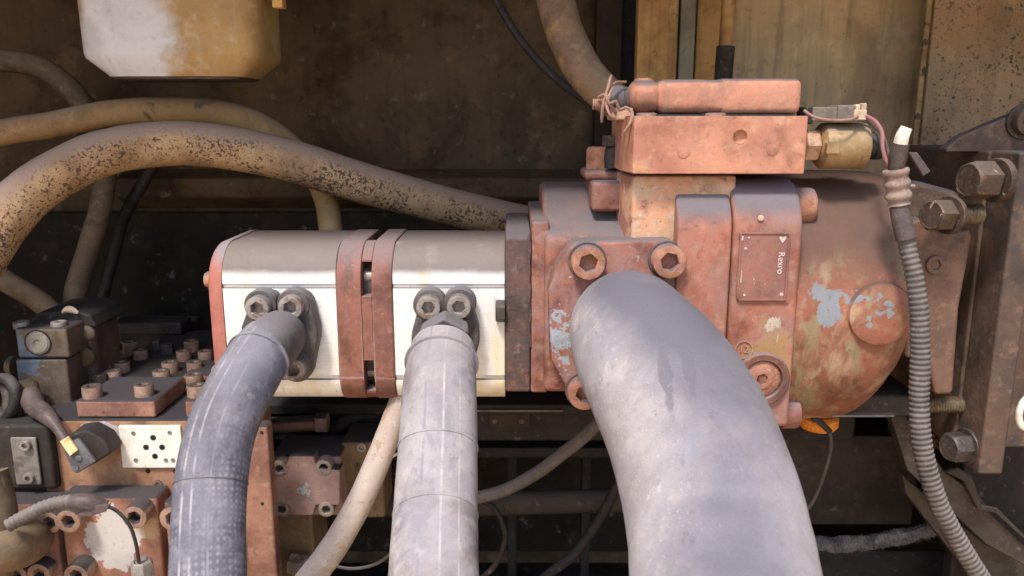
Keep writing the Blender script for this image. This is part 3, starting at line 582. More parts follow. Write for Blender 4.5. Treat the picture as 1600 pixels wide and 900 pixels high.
obj('end_cover', MB().ext(roundtop(-55, 280, 668, 46, 120), 'x', xx(1138, -54) + .6, xx(1245, -55)), m_cover, pp, 4.5, ang=30, seg=3)
def se_ring(x, yc, zc, ry, rz, n, k=48):
    out = []
    for i in range(k):
        th = 2 * math.pi * i / k; c, s = math.cos(th), math.sin(th)
        out.append((x, yc + ry * math.copysign(abs(c) ** (2 / n), c), zc + rz * math.copysign(abs(s) ** (2 / n), s)))
    return out
HY, HZ, HR = 79, -22, 129
cs = []
for (px, k) in ((1180, 1.0), (1255, 1.0), (1345, 1.0), (1368, .995), (1384, .975), (1398, .945), (1410, .91), (1420, .88), (1428, .85), (1433, .81), (1436, .73)):
    cs.append(se_ring(xx(px, -48), HY, HZ + HR * (1 - k) * .93, HR * (1.0 if px < 1410 else .99 if px < 1420 else .95 if px < 1430 else .86), HR * k, 2.25))
obj('casing', MB().loft(cs), m_housing, pp, ang=40)
bc = P(1375, 490, -50)
obj('cast_boss', MB().lathe((bc.x, -36, bc.z), FRONT, [(29.5, 0), (29.2, 15), (28.4, 17.6), (26, 18.6), (10, 18.9)], 48), m_housing, pp)
cz_ = P(1260, 319, 0); obj('cover_plug', MB().lathe((xx(1243, -20, 320), -12, cz_.z), (1, 0, 0), [(16.5, 0), (16.5, 15), (15.6, 17.5), (13, 19)], 28), m_redbolt, pp)
cb = P(1237, 645, -20); obj('cover_plug', MB().lathe((xx(1222, -25, 645), -20, cb.z), (1, 0, 0), [(15, 0), (15, 13), (14, 16), (11, 17.5)], 28), m_ring, pp)
rp = P(1190, 592, -56)
obj('port_ring', MB().lathe((rp.x, -53, rp.z), FRONT, [(25, 0), (25, 5), (23.6, 6.5), (18.6, 6.5), (17.8, 5), (17.6, 0)], 40, cap=False), m_ring, pp)
pg = obj('port_plug', MB().lathe((rp.x, -53, rp.z), FRONT, [(17, 0), (17, 3.2), (15.5, 4.2)], 40), m_redbolt, pp)
bolt(pp, Vector((rp.x, -56.5, rp.z)), FRONT, 9.5, 2.0, m_redbolt, name='plug_socket')
mk = P(1162, 546, -55)
obj('cast_mark_ring', MB().lathe((mk.x, -54.6, mk.z), FRONT, [(8.6, 0), (8.4, 1.5), (7.2, 1.5), (7.0, 0)], 32, cap=False), m_cover, pp)
def text(name, body, size, mat, parent, loc, rot, ext=.25):
    cu = bpy.data.curves.new(name, 'FONT'); cu.body = body; cu.size = size * S; cu.extrude = ext * S; cu.align_x = 'CENTER'; cu.align_y = 'CENTER'
    tmp = bpy.data.objects.new(name, cu); dg = bpy.context.evaluated_depsgraph_get()
    me = bpy.data.meshes.new_from_object(tmp); bpy.data.objects.remove(tmp)
    me.materials.clear(); me.materials.append(mat)
    o = bpy.data.objects.new(name, me); col.objects.link(o); place(o, loc, parent)
    M = Matrix.Rotation(R(90), 4, 'X'); o.rotation_euler = (Matrix.Rotation(R(rot), 4, 'Y') @ M).to_euler(); return o
text('cast_number', '12', 9.5, m_cover, pp, (mk.x, -55.4, mk.z), 4, .5)
obj('sight_dot', MB().cyl((P(1189, 341, -55).x, -53.8, P(1189, 341, -55).z), FRONT, 2.6, 1.3, .4), m_cream, pp)
# nameplate
nm = MB().pbox(1154, 1232, 363, 470, -57, 2.2); npl = obj('nameplate', nm, m_plate, pp, 1.2)
obj('plate_rim', MB().pbox(1154, 1232, 363, 366, -58, 1.0).pbox(1154, 1232, 467, 470, -58, 1.0).pbox(1154, 1156.5, 366, 467, -58, 1.0).pbox(1229, 1232, 366, 467, -58, 1.0), m_plate, npl, .3)
tl = P(1220, 411, -57.2); text('lettering', 'Rexro', 7.8, m_print, npl, tl, 90)
hm = P(1223, 374, -57.2)
obj('emblem', MB().ext([(hm.x - 3.1, hm.z + 1), (hm.x - 2.2, hm.z + 2.6), (hm.x - .9, hm.z + 2.4), (hm.x, hm.z + 1.5), (hm.x + .9, hm.z + 2.4), (hm.x + 2.2, hm.z + 2.6), (hm.x + 3.1, hm.z + 1), (hm.x, hm.z - 3.4)], 'y', -57.5, -57.1), m_print, npl)
for (x, y) in ((1221, 460), (1163, 461)):
    q = P(x, y, -57); bolt(npl, q, FRONT, 1.7 if x > 1200 else 1.0, .5, m_print_w if x > 1200 else m_print, 'round', name='rivet')
for (x, y, w, h) in ((1160, 372, 2, 6), (1165, 388, 3, 3), (1170, 371, 2, 2), (1158, 432, 1.6, 18)):
    q = P(x, y, -57); obj('print_mark', MB().box(q.x - w * .3, q.x + w * .3, -57.5, -57.1, q.z - h * .3, q.z + h * .3), m_print_w if h > 10 else m_print, npl)
# suction flange and the big hose
sf = thing('suction_flange', P(975, 620, -20), 'red eight-sided flange with large socket bolts behind the widest hose', 'hose flange')
FP = [(896, 378), (1046, 373), (1076, 398), (1091, 434), (1091, 560), (1066, 618), (1040, 637), (948, 637), (908, 634), (888, 612), (860, 562), (857, 455), (872, 410)]
obj('flange_plate', MB().poly(FP, -48, 30), m_flange, sf, 4, seg=3)
for (x, y) in ((918, 408), (1043, 406), (912, 610)):
    q = P(x, y, -50); bolt(sf, Vector((q.x, -47.2, q.z)), FRONT, 15, 15, m_redbolt)
    obj('bolt_seat', MB().lathe((q.x, -47.4, q.z), FRONT, [(17.2, 0), (17.2, 1.6), (16.6, 2.2), (15.4, 2.2)], 32), m_darkplate, sf)
hp3 = [(984, 514, -30), (984, 517, -75), (1003, 548, -118), (1040, 606, -158), (1074, 672, -190), (1103, 755, -222), (1122, 840, -250), (1133, 930, -280), (1142, 1040, -315)]
bh = thing('suction_hose', P(1000, 520, -48), 'widest dusty lilac hose curving down from the red flange', 'hose')
obj('hose_body', MB().tube([P(*p) for p in hp3], [51, 52, 53.5, 57.5, 60, 61, 61.5, 61.8, 62, 62, 62], 56, 6, wob=.012), m_hose_big, bh)
# ------------------------------------------------------------------ control valve on top
cv = thing('control_valve', P(1110, 272, 0), 'salmon control valve block on top of the big red pump', 'control valve')
cbp = [(xx(990, -50, 230), -50), (xx(1260, -50, 230), -50), (xx(1260, -50, 230), 62), (xx(971, -14, 230), 62), (xx(971, -14, 230), -14)]
blk = obj('block', MB().ext(cbp, 'z', zz(272, -50), zz(181, -50)), m_control, cv)
q = P(1157, 215, -50)
cut = obj('cutter', MB().lathe((q.x, -45.2, q.z), FRONT, [(3.2, 0), (5.4, .6), (5.8, 2), (6.0, 12)], 28), m_control)
mo = blk.modifiers.new('dimple', 'BOOLEAN'); mo.operation = 'DIFFERENCE'; mo.object = cut
bpy.context.view_layer.update()
me2 = bpy.data.meshes.new_from_object(blk.evaluated_get(bpy.context.evaluated_depsgraph_get()))
blk.modifiers.clear(); blk.data = me2; bpy.data.objects.remove(cut); me2.name = 'block'
for p_ in me2.polygons: p_.use_smooth = True
me2.set_sharp_from_angle(angle=R(38))
bv = blk.modifiers.new('bevel', 'BEVEL'); bv.width = 2.2 * S; bv.segments = 3; bv.limit_method = 'ANGLE'; bv.angle_limit = R(50); bv.harden_normals = True
for (x, y) in ((1068, 238), (1207, 234)): q = P(x, y, -50); obj('blank_plug', MB().cyl((q.x, -49.4, q.z), FRONT, 5.2, 1.1, .3), m_control, cv)
zc0 = zz(151, -15); 
def cap_ring(px, ry, rz, n): return se_ring(P(px, 150, -15).x, -2, zc0, ry, rz, n, 40)
obj('spool_cap', MB().loft([cap_ring(984, 6, 6, 2), cap_ring(986, 15, 10, 2.1), cap_ring(991, 21, 13.5, 2.2), cap_ring(1000, 24, 15, 2.4), cap_ring(1015, 24, 15, 2.4), cap_ring(1022, 22, 14, 2.5), cap_ring(1027, 19.5, 12.6, 2.8), cap_ring(1032, 22, 14.2, 3.2),
    cap_ring(1036, 24, 15, 4), cap_ring(1098, 24, 15.2, 4.5), cap_ring(1101, 23.4, 14.6, 4.5), cap_ring(1124, 23.4, 14.6, 5), cap_ring(1127, 24.5, 15.6, 6), cap_ring(1236, 24.5, 15.6, 6), cap_ring(1241, 24, 15.2, 6), cap_ring(1245, 22, 13.5, 6)]), m_control, cv, ang=40)
gz = zz(181, -50)
obj('gasket', MB().box(xx(1026, -30, 176), xx(1240, -30, 176), -34, 30, gz - .5, gz + 1.6), m_rubber, cv)
bolt(cv, P(1005, 136, -4), UP, 8.5, 8, m_control, 'round', name='cap_screw')
for (x, y) in ((1010, 181), (1118, 180)):
    q = P(x, y, -40); o = bolt(cv, Vector((q.x, -40, gz - .5)), UP, 9, 3.2, m_control, 'round', name='slot_screw'); obj('slot', MB().box(q.x - 1, q.x + 1, -49.2, -31, gz + 2.2, gz + 2.8), m_hole, o) if False else None
fx = P(972, 158, 0); obj('hose_fitting', MB().lathe((P(992, 158, 0).x, 0, fx.z), (-1, 0, 0), [(12, 0), (12.5, 10), (14, 12), (14, 22), (12, 26)], 24), m_clamp, cv, 1)
fb_ = P(965, 178, -12); obj('fitting_block', MB().pbox(955, 990, 168, 188, -20, 34), m_neck, cv, 2)
obj('threaded_stud', MB().lathe(P(956, 163, -22), (-1, 0, 0), [(4.4 if i % 2 else 5.2, i * .9) for i in range(20)], 16), m_tie, cv)
tw = thing('tie_wire', P(950, 165, -30), 'rusty twisted tie wire wound round the fitting at the valve end', 'wire')
obj('strand', MB().tube([P(*p) for p in ((955, 118, -26), (949, 140, -34), (942, 165, -36), (940, 190, -30), (942, 176, -22), (950, 152, -18), (957, 138, -28), (950, 158, -38), (962, 175, -34), (956, 186, -30))], 1.3, 8, 3), m_tie, tw)
obj('strand', MB().tube([P(*p) for p in ((935, 152, -28), (946, 148, -36), (952, 162, -40), (962, 158, -38), (968, 172, -36), (978, 168, -32), (988, 176, -40), (986, 190, -44), (976, 206, -40))], 1.5, 8, 3), m_tie, tw)
obj('strand', MB().tube([P(*p) for p in ((946, 160, -38), (952, 178, -40), (960, 184, -38), (954, 170, -34), (948, 148, -30), (960, 130, -20), (978, 128, -10))], 1.2, 8, 3), m_tie, tw)
dk = thing('side_fitting', P(960, 240, 40), 'dark glossy fitting tucked behind the hex plug beside the valve block', 'fitting')
obj('elbow', MB().tube([P(958, 262, 40), P(958, 238, 40), P(968, 222, 42), P(985, 215, 46)], 8.5, 16, 4), m_rubber, dk)
obj('nut', MB().lathe(P(958, 228, 40), UP, [(10.5, 0), (11, 1), (11, 9), (10, 10)], 6), m_darkbolt, dk, .8, ang=25)
# solenoid on the right end of the control valve
so = thing('solenoid', P(1310, 260, -10), 'grimy brass solenoid cylinder with hex nut at the right of the valve', 'solenoid')
scx = P(1300, 228, -8); sz = scx.z
obj('hex_nut', MB().lathe((xx(1260, -20, 228), -10, sz + 1), (1, 0, 0), [(14, 0), (15.4, 1), (15.4, 11), (13.6, 13)], 6), m_neck, so, .8, ang=25)
obj('coil_body', MB().lathe((xx(1283, -20, 228), -8, sz), (1, 0, 0), [(14, 0), (17, 1), (20.5, 4), (20.8, 7), (20.8, 40), (20.2, 42.5), (18, 43.5)], 40), m_brass, so)
obj('wrench_flat', MB().pbox(1292, 1313, 223, 241, -30.5, 10), m_brass, so, 1)
obj('tail', MB().lathe((xx(1356, -20, 228), -8, sz), (1, 0, 0), [(11, 0), (11, 9), (12.5, 10), (12.5, 16), (10, 18)], 24), m_rubber, so)
kn = thing('wire_connector', P(1300, 190, -20), 'grey plastic connector with cream terminal lying on top of the solenoid', 'connector')
obj('housing', MB().pbox(1270, 1312, 167, 190, -26, 26).pbox(1309, 1338, 164, 191, -28, 30), m_connector, kn, 1.6)
obj('boot', MB().pbox(1258, 1272, 166, 194, -24, 24), m_rubber, kn, 2)
obj('terminal', MB().pbox(1335, 1355, 171, 188, -30, 22).pbox(1337, 1345, 163, 172, -28, 8).pbox(1347, 1355, 161, 172, -28, 8), m_cream, kn, 1.2)
obj('loose_wire', MB().tube([P(*p) for p in ((1256, 172, -40), (1272, 183, -42), (1300, 188, -40), (1328, 187, -36), (1340, 182, -30))], 1.3, 8, 4), m_tie, kn)
tag(obj('pink_wire', MB().tube([P(*p) for p in ((1350, 180, -28), (1366, 188, -34), (1378, 206, -42), (1379, 228, -48), (1384, 250, -52), (1396, 268, -56))], 1.7, 8, 4), m_wire), 'dusty pink wire looping from the cream terminal to the taped conduit', 'wire')
tag(obj('dark_wire', MB().tube([P(*p) for p in ((1352, 184, -20), (1370, 200, -26), (1384, 222, -36), (1390, 250, -48), (1398, 270, -56))], 1.5, 8, 4), m_tape), 'dark wire running just behind the pink wire into the conduit', 'wire')
# conduit
cd = thing('corrugated_conduit', P(1440, 560, -60), 'grey ribbed cable conduit hanging down in front of the pump casing', 'conduit')
obj('ribbed_tube', MB().tube([P(*p) for p in ((1412, 355, -70), (1420, 395, -74), (1430, 440, -78), (1437, 500, -80), (1438, 560, -80), (1436, 620, -80), (1438, 670, -82), (1446, 720, -84), (1462, 775, -86), (1488, 830, -88), (1524, 890, -90), (1560, 945, -92))], [6.8, 7.6, 8.2, 8.3, 8.3, 8.3, 8.3], 20, .75, ripple=(4.9, .065), wob=.06), m_conduit, cd, ang=80)
obj('sleeve', MB().tube([P(*p) for p in ((1404, 322, -70), (1409, 345, -72), (1416, 374, -74))], [7.6, 8.2, 8.4], 20, 4), m_tape, cd, .8)
obj('collar', MB().tube([P(*p) for p in ((1399, 264, -70), (1402, 290, -70), (1405, 320, -70))], lambda q: 10 + .9 * math.sin(q * 19) - (.8 if q > .85 else 0), 22, 1.2), m_collar, cd, .6)
obj('clip_tab', MB().cyl(P(1420, 290, -72), (1, 0, -.1), 1.4, 5, .3, 10), m_collar, cd)
obj('taped_stub', MB().tube([P(*p) for p in ((1400, 268, -70), (1403, 246, -72), (1408, 224, -74))], [6.0, 7.6, 7.0], 14, 3, wob=.12), m_tape, cd)
obj('white_tape_end', MB().tube([P(*p) for p in ((1407, 228, -74), (1412, 210, -76), (1417, 199, -77))], [5.6, 5.4, 4.6], 12, 2.5, wob=.22), m_white, cd)
obj('loose_flap', MB().ext([(P(1420, 238, -55).x, P(1420, 238, -55).z), (P(1434, 238, -55).x, P(1434, 238, -55).z), (P(1455, 268, -55).x, P(1455, 268, -55).z), (P(1443, 276, -55).x, P(1443, 276, -55).z)], 'y', -55, -51), m_tape, cd, 1)
# ------------------------------------------------------------------ bell housing mount at the right
mt = thing('mounting_plate', P(1570, 740, 0), 'tall dark rusty mounting plate at the right edge behind the big hex bolt', 'mounting plate')
xl = xx(1560, -22)
obj('plate', MB().box(xl, xx(1628, -22, 300), -22, 22, zz(742, -22), zz(236, 0)), m_mount, mt, 3)
obj('rear_plate', MB().box(xx(1560, 130, 300), xx(1900, 130, 300), 130, 150, zz(1000, 130), zz(236, 130)), m_rail, mt, 3)
obj('side_web', MB().ext([(xl - 2, 22), (xl + 120, 22), (xl + 120, 200), (xl - 2, 200)], 'z', zz(700, 22), zz(236, 22)), m_mount, mt, 3)
gs = thing('gusset', P(1570, 210, 60), 'dark triangular gusset above the mounting plate at the right edge', 'gusset')
obj('sheet', MB().poly([(1478, 232), (1500, 214), (1540, 196), (1600, 172), (1700, 150), (1700, 236), (1478, 238)], 40, 14), m_mount, gs, 1.5)
q = P(1598, 190, 40); bolt(gs, Vector((q.x, 40, q.z)), FRONT, 17, 3, m_darkbolt, 'washer', name='washer'); bolt(gs, Vector((q.x, 37, q.z)), FRONT, 13, 9, m_rusthex, 'socket')
ef = thing('pump_ear', P(1480, 610, 10), 'brown worn mounting ear plate between ribbed conduit and mounting plate', 'ear plate')
obj('plate', MB().poly([(1415, 352), (1440, 340), (1470, 362), (1518, 358), (1520, 372), (1500, 480), (1490, 616), (1462, 618), (1450, 560), (1415, 560)], -6, 70), m_ear, ef, 4, seg=3)
q = P(1462, 414, -8); bolt(ef, Vector((q.x, -6, q.z)), FRONT, 9, 3.0, m_ear, 'socket')
obj('upper_lobe', MB().poly([(1400, 290), (1440, 284), (1500, 300), (1512, 330), (1505, 352), (1440, 352), (1410, 345)], 24, 60), m_mount, ef, 6, seg=3)
bb = thing('hex_bolt', P(1525, 282, -10), 'large rusty hex bolt with thick washer, highest on the mounting plate', 'bolt')
c0 = P(1555, 282, -30)
tilt = Vector((-1, -.22, .02))
bolt(bb, c0 + Vector((4, 0, 0)), tilt, 20, 6, m_rusthex, 'washer', name='washer')
bolt(bb, c0 + tilt.normalized() * 6, tilt, 17.5, 23, m_rusthex, 'hex', name='head', rot=.35)
sb = thing('hex_bolt', P(1455, 335, -20), 'smaller greasy hex bolt with washer and bare thread beside the conduit', 'bolt')
c1 = P(1482, 336, -28); t2 = Vector((-1, -.4, .03))
bolt(sb, c1 + Vector((2, 0, 0)), t2, 17.5, 4, m_rusthex, 'washer', name='washer')
bolt(sb, c1 + t2.normalized() * 4, t2, 15, 18, m_rusthex, 'hex', name='head', rot=.2)
obj('thread', MB().lathe(P(1484, 335, -22), (1, .1, 0), [(9.6 if i % 2 else 8.2, i * 1.5) for i in range(20)], 24), m_thread, sb, ang=60)
st = thing('threaded_rod', P(1470, 632, 20), 'short greasy threaded rod showing below the brown ear plate', 'threaded rod')
obj('thread', MB().lathe(P(1446, 632, 20), (1, 0, 0), [(8.6 if i % 2 else 7.2, i * 1.4) for i in range(34)], 20), m_thread, st, ang=60)
lb = thing('hex_bolt', P(1488, 697, 10), 'dark oily hex bolt with bright worn flank, low on the mounting plate', 'bolt')
c2 = P(1512, 697, 0); bolt(lb, c2, tilt, 18, 4, m_darkbolt, 'washer', name='washer'); bolt(lb, c2 + tilt.normalized() * 4, tilt, 15, 19, m_darkbolt, 'hex', name='head', rot=.1)
rg = thing('lifting_ring', P(1600, 645, -42), 'pale grey worn ring at the right edge of the picture', 'ring')
q = P(1606, 645, -44); obj('loop', MB().tube([q + Vector((8 * math.cos(a), 0, 15 * math.sin(a))) for a in [i * math.pi / 8 for i in range(17)]], 3.2, 10, 3), m_machined, rg)
bk = thing('diagonal_bracket', P(1500, 760, 60), 'greasy dark bracket sloping down to the right behind the conduit', 'bracket')
obj('upper_bar', MB().poly([(1392, 652), (1415, 648), (1475, 735), (1530, 775), (1548, 800), (1610, 862), (1610, 890), (1540, 850), (1418, 735)], 60, 16), m_bracket, bk, 2)
obj('lower_bar', MB().poly([(1410, 742), (1540, 850), (1640, 868), (1640, 960), (1580, 960), (1500, 880), (1416, 772)], 90, 16), m_bracket, bk, 2)
obj('torn_lip', MB().poly([(1478, 738), (1498, 732), (1520, 745), (1534, 790), (1560, 796), (1606, 842), (1606, 848), (1556, 802), (1528, 796), (1506, 752)], 52, 5), m_bracket, bk, 1)
# ------------------------------------------------------------------ shadowy bottom of the compartment
rl = thing('frame_rail', P(900, 640, 170), 'black dusty steel rail running under the pumps', 'rail')
obj('beam', MB().box(-500, 420, 170, 300, zz(690, 170), zz(640, 170)), m_rail, rl, 4)
obj('top_flange', MB().box(-500, 420, 150, 310, zz(640, 170) + .5, zz(628, 160)), m_rail, rl, 2)
obj('bright_edge', MB().box(xx(742, 148, 641), xx(880, 148, 641), 146.5, 149.6, zz(642.5, 148), zz(640.5, 148)), m_greyplate, rl)
lk = obj('tag_plate', MB().pbox(764, 828, 647, 668, 166, 3.5), m_coldark, rl, .8)
for x in (772, 815): q = P(x, 658, 166); bolt(lk, Vector((q.x, 166.2, q.z)), FRONT, 3.4, 1.6, m_darkbolt, 'round', name='rivet')
sl = thing('cross_member', P(880, 706, 240), 'thin dark steel cross member below the black rail', 'cross member')
obj('bar', MB().pbox(600, 1400, 700, 716, 260, 40), m_rail, sl, 2)
for (x, n) in ((915, 'flat dark upright left of the widest hose in the gloom'), (800, 'flat dark upright right of the middle hose in the gloom')):
    tag(obj('upright', MB().pbox(x - 7, x + 7, 700, 930, 320, 20), m_rail, bevel=1.5), n, 'upright')
hose('cross_pipe', [(520, 790, 215), (600, 790, 215), (760, 787, 215), (900, 783, 215), (1010, 781, 215)], 15.5, m_lowpanel, 'horizontal dark brown pipe crossing low behind the hoses', 'pipe')
hose('pale_hose', [(668, 560, 20), (640, 600, 22), (622, 640, 20), (598, 702, 8), (566, 776, -10), (526, 848, -30), (480, 910, -48), (440, 960, -60)], [11.5, 12.5, 13.2, 13.6, 13.8], m_hose_pale, 'pale dusty hose slanting down between woven and lilac hoses', seg=22, wob=.03)
hose('thin_grey_hose', [(715, 788, 110), (745, 778, 112), (790, 765, 112), (840, 738, 108), (880, 708, 100), (915, 680, 92), (950, 645, 85), (975, 610, 80)], 7.4, m_conduit, 'thin grey hose rising to the red flange bolt between two big hoses', seg=16)
hose('dark_slack_hose', [(820, 930, 190), (860, 895, 190), (900, 862, 185), (940, 805, 180), (965, 755, 175), (985, 700, 170)], 6.6, m_rail, 'dark slack hose curving up behind the widest hose', seg=14)
hose('looped_cable', [(740, 778, 140), (768, 790, 145), (786, 820, 148), (788, 850, 150), (772, 885, 152), (745, 910, 155)], 3.6, m_rail, 'black looped cable hanging right of the lilac hose', 'cable', seg=10)
hose('thin_white_wire', [(500, 872, 90), (530, 886, 90), (560, 888, 90), (590, 880, 85), (615, 862, 80)], 1.9, m_conduit, 'thin grey wire sagging between pale hose and lilac hose', 'wire', seg=8)
hose('stub_wire', [(596, 745, 40), (602, 725, 40), (615, 712, 40), (630, 705, 40)], 1.6, m_white, 'short white wire beside the upper part of the pale hose', 'wire', seg=8)
tag(obj('splash_shield', MB().pbox(1205, 1432, 682, 820, 250, 6), m_lowpanel, bevel=2), 'dusty brown shield sheet low behind the widest hose at right', 'shield')
tag(obj('lower_shield', MB().pbox(1180, 1520, 862, 960, 230, 6), m_rail, bevel=2), 'near black sheet at the bottom under the frayed loom', 'shield')
fpts = [(1230, 852, 180), (1270, 850, 178), (1330, 850, 172), (1390, 842, 165), (1440, 832, 158), (1480, 818, 150)]
fl = thing('frayed_loom', P(1350, 850, 172), 'frayed grey cable loom crossing at the lower right', 'cable loom')
obj('core', MB().tube([P(*p) for p in fpts], [8, 9, 9, 8.5, 7.5], 20, 1.2, wob=.5, ripple=(4, .06)), m_fray, fl)
fm = MB(); fp = smooth_path([P(*p) for p in fpts], 1.0); rf = random.Random(3)
for _ in range(900):
    c_ = fp[rf.randrange(len(fp))]; th = rf.uniform(0, 6.283); d_ = Vector((rf.uniform(-.8, .8), math.cos(th), math.sin(th))).normalized()
    a_ = c_ + Vector((0, math.cos(th), math.sin(th))) * 7.5; e_ = a_ + d_ * rf.uniform(2, 6) + Vector((rf.uniform(-2, 2), 0, -1)); w_ = Vector((.35, .2, .3))
    fm.add([a_ - w_, a_ + w_, e_ + w_ * .3, a_ + Vector((.2, -.4, .3))], [(0, 1, 2), (1, 3, 2), (3, 0, 2), (0, 3, 1)])
tag(obj('fibres', fm, m_fray, fl), kind='stuff')
hose('sensor_wire', [(1284, 662, 40), (1296, 676, 44), (1298, 700, 60), (1288, 740, 80), (1272, 780, 100), (1258, 800, 110)], 2.0, m_conduit, 'thin grey wire hanging from the orange sensor under the pump', 'wire', seg=8)
on = thing('orange_sensor', P(1284, 660, 40), 'bright orange plastic sensor under the pump casing', 'sensor')
q = P(1284, 668, 30); obj('cap', MB().lathe((q.x, 40, q.z - 6), UP, [(12, 0), (17, 2), (20, 6), (20, 14), (17, 17)], 24), m_orange, on)
obj('wire_boot', MB().tube([P(1270, 652, 10), P(1284, 662, 10), P(1296, 674, 14)], 3.2, 10, 3), m_rubber, on)
tag(obj('gasket_edge', MB().pbox(1300, 1398, 648.5, 652, -2, 8), m_greyplate, bevel=.6), 'thin grey metal gasket edge under the pump casing', 'gasket')
tag(obj('drain_block', MB().pbox(1330, 1440, 618, 652, 30, 80), m_darkblock, bevel=4), 'dark block under the right end of the pump casing', 'block')
# ------------------------------------------------------------------ control manifold at the lower left
MZ = zz(656, 10)
mf = thing('valve_manifold', P(250, 900, 60), 'orange-brown control valve manifold filling the lower left', 'valve manifold')
xm0, xm1 = xx(70, 10, 760), xx(385, 10, 760)
obj('body', MB().box(xm0, xm1, 10, 106, MZ - 260, MZ), m_manif, mf, 3)
obj('rear_body', MB().box(Q(130, 600, MZ).x, Q(335, 600, MZ).x, 106.4, 340, MZ - 240, MZ - .3), m_darkblock, mf, 3)
obj('side_plate', MB().box(xm1 + .4, xx(424, -4, 760), -4, 14, MZ - 260, MZ - 1), m_manred, mf, 3)
for (x, y) in ((410, 787), (409, 676)): q = P(x, y, -4); obj('plate_hole', MB().cyl((q.x, -3, q.z), FRONT, 1.8, 1.4, 0, 12), m_hole, mf)
def pad(px0, px1, pyt, pyb, Y, d, top):
    return obj('raised_pad', MB().box(P(px0, pyb, Y).x, P(px1, pyb, Y).x, Y, Y + d, MZ + .4, MZ + top), m_manred, mf, 2.5)
ph = zz(626, 14) - MZ
pad(120, 243, 626, 650, 14, 78, ph); pad(290, 372, 626, 650, 14, 78, ph); pad(286, 372, 590, 610, 112, 60, ph * .7)
obj('centre_pad', MB().box(Q(150, 600, MZ).x, Q(330, 600, MZ).x, 108, 330, MZ + .4, MZ + 8), m_darkblock, mf, 3)
obj('back_step', MB().box(Q(180, 530, MZ).x, Q(290, 530, MZ).x, 300, 338, MZ + 8.4, MZ + 26), m_darkblock, mf, 3)
top_b = MZ + ph
for (x, y) in ((145, 620), (226, 617), (308, 618)): bolt(mf, Q(x, y, top_b), UP, 9.5, 12, m_manbolt)
for (x, y, r) in ((177, 594, 10.5), (191, 580, 10.5), (253, 594, 10.5), (267, 580, 10.5), (305, 580, 10), (304, 600, 11), (220, 560, 10), (288, 562, 10), (174, 562, 9), (322, 562, 10)):
    bolt(mf, Q(x, y, MZ + 8), UP, r * .88, 12, m_manbolt)
bolt(mf, Q(131, 596, MZ + 6), UP, 15, 22, m_motorbody, 'round', name='port_cap')
mp = obj('machined_pad', MB().pbox(188, 284, 666, 731, 6.4, 4), m_machined, mf, .5)
for (x, y, r) in ((239, 684, 2.9), (228, 699, 2.9), (253, 699, 2.9), (242, 713, 2.9)): q = P(x, y, 6); obj('port_hole', MB().cyl((q.x, 7, q.z), FRONT, r, 1.0, 0, 16), m_hole, mp)
for (x, y) in ((208, 677), (265, 676), (212, 719), (270, 719), (259, 719)): q = P(x, y, 6); bolt(mp, Vector((q.x, 6.3, q.z)), FRONT, 2.1, .8, m_greyplate, 'socket', name='screw')
for (x, y) in ((231, 736), (274, 736)): q = P(x, y, 10); obj('tapped_hole', MB().cyl((q.x, 10.6, q.z), FRONT, 2.4, 1.0, 0, 14), m_hole, mf)
q = P(247, 757, 10); bolt(mf, Vector((q.x, 10, q.z)), FRONT, 5, 1.6, m_manred, 'socket', name='small_plug')
# flange plate on the manifold
def blockflange(name, px0, px1, py0, py1, Y, d, mat, label, bolts, r=13, h=15):
    t = thing(name, P((px0 + px1) / 2, py1, Y), label, 'flange')
    obj('plate', MB().pbox(px0, px1, py0, py1, Y, d), mat, t, 3)
    for (x, y) in bolts: q = P(x, y, Y - 8); bolt(t, Vector((q.x, Y + .3, q.z)), FRONT, r, h, m_manbolt)
    return t
blockflange('cover_flange', 100, 252, 777, 930, -20, 29, m_manflange, 'square flange with large pale peeled patch and socket bolts, bottom left', ((116, 806), (218, 800), (128, 890)), 12, 20)
blockflange('cover_flange', 262, 340, 784, 930, -30, 36, m_manred, 'red flange mostly hidden behind the woven hose', ((274, 806),))
blockflange('pipe_flange', -20, 92, 786, 930, -20, 28, m_manred, 'dusty red flange around the elbow pipe in the bottom left corner', ((82, 812), (66, 892), (30, 894)), 11.5)
for (x, y, rr_, hh, nm) in ((205, 552, 9, 16, 'plug'), (244, 545, 8, 12, 'plug'), (262, 552, 8, 12, 'plug'), (300, 548, 9, 14, 'plug'), (158, 600, 8, 12, 'plug'), (168, 548, 9, 20, 'plug')):
    bolt(mf, Q(x, y, MZ + 8), UP, rr_, hh, m_manbolt if rr_ > 8 else m_darkbolt, 'hex' if rr_ == 8 else 'socket', name=nm)
rk = thing('junction_block', P(230, 520, 300), 'black oily junction block behind the bolted manifold top', 'block')
obj('body', MB().pbox(176, 286, 512, 560, 330, 40), m_darkblock, rk, 3); obj('top_rim', MB().pbox(172, 290, 508, 518, 322, 54), m_lowpanel, rk, 2)
for x in (196, 262): bolt(rk, P(x, 540, 330), FRONT, 9, 8, m_darkbolt)
lh = thing('looped_lead', P(10, 620, 40), 'black rubber lead looping at the left edge beside the pilot valve', 'cable')
obj('lead', MB().tube([P(*p) for p in ((-20, 600, 40), (8, 592, 30), (24, 610, 20), (20, 640, 20), (-4, 660, 26), (-30, 656, 30))], 6, 14, 4), m_rubber, lh)
sq = thing('banjo_fitting', P(20, 660, 20), 'blue-flecked dark fitting on the black block at the left edge', 'fitting')
obj('nut', MB().lathe(P(14, 655, 30), UP, [(13, 0), (14, 1), (14, 10), (12, 12)], 6), m_valveblue, sq, .8, ang=25); obj('tube', MB().tube([P(14, 640, 30), P(12, 610, 36), P(-10, 585, 44)], 6.5, 14, 4), m_darkbolt, sq)
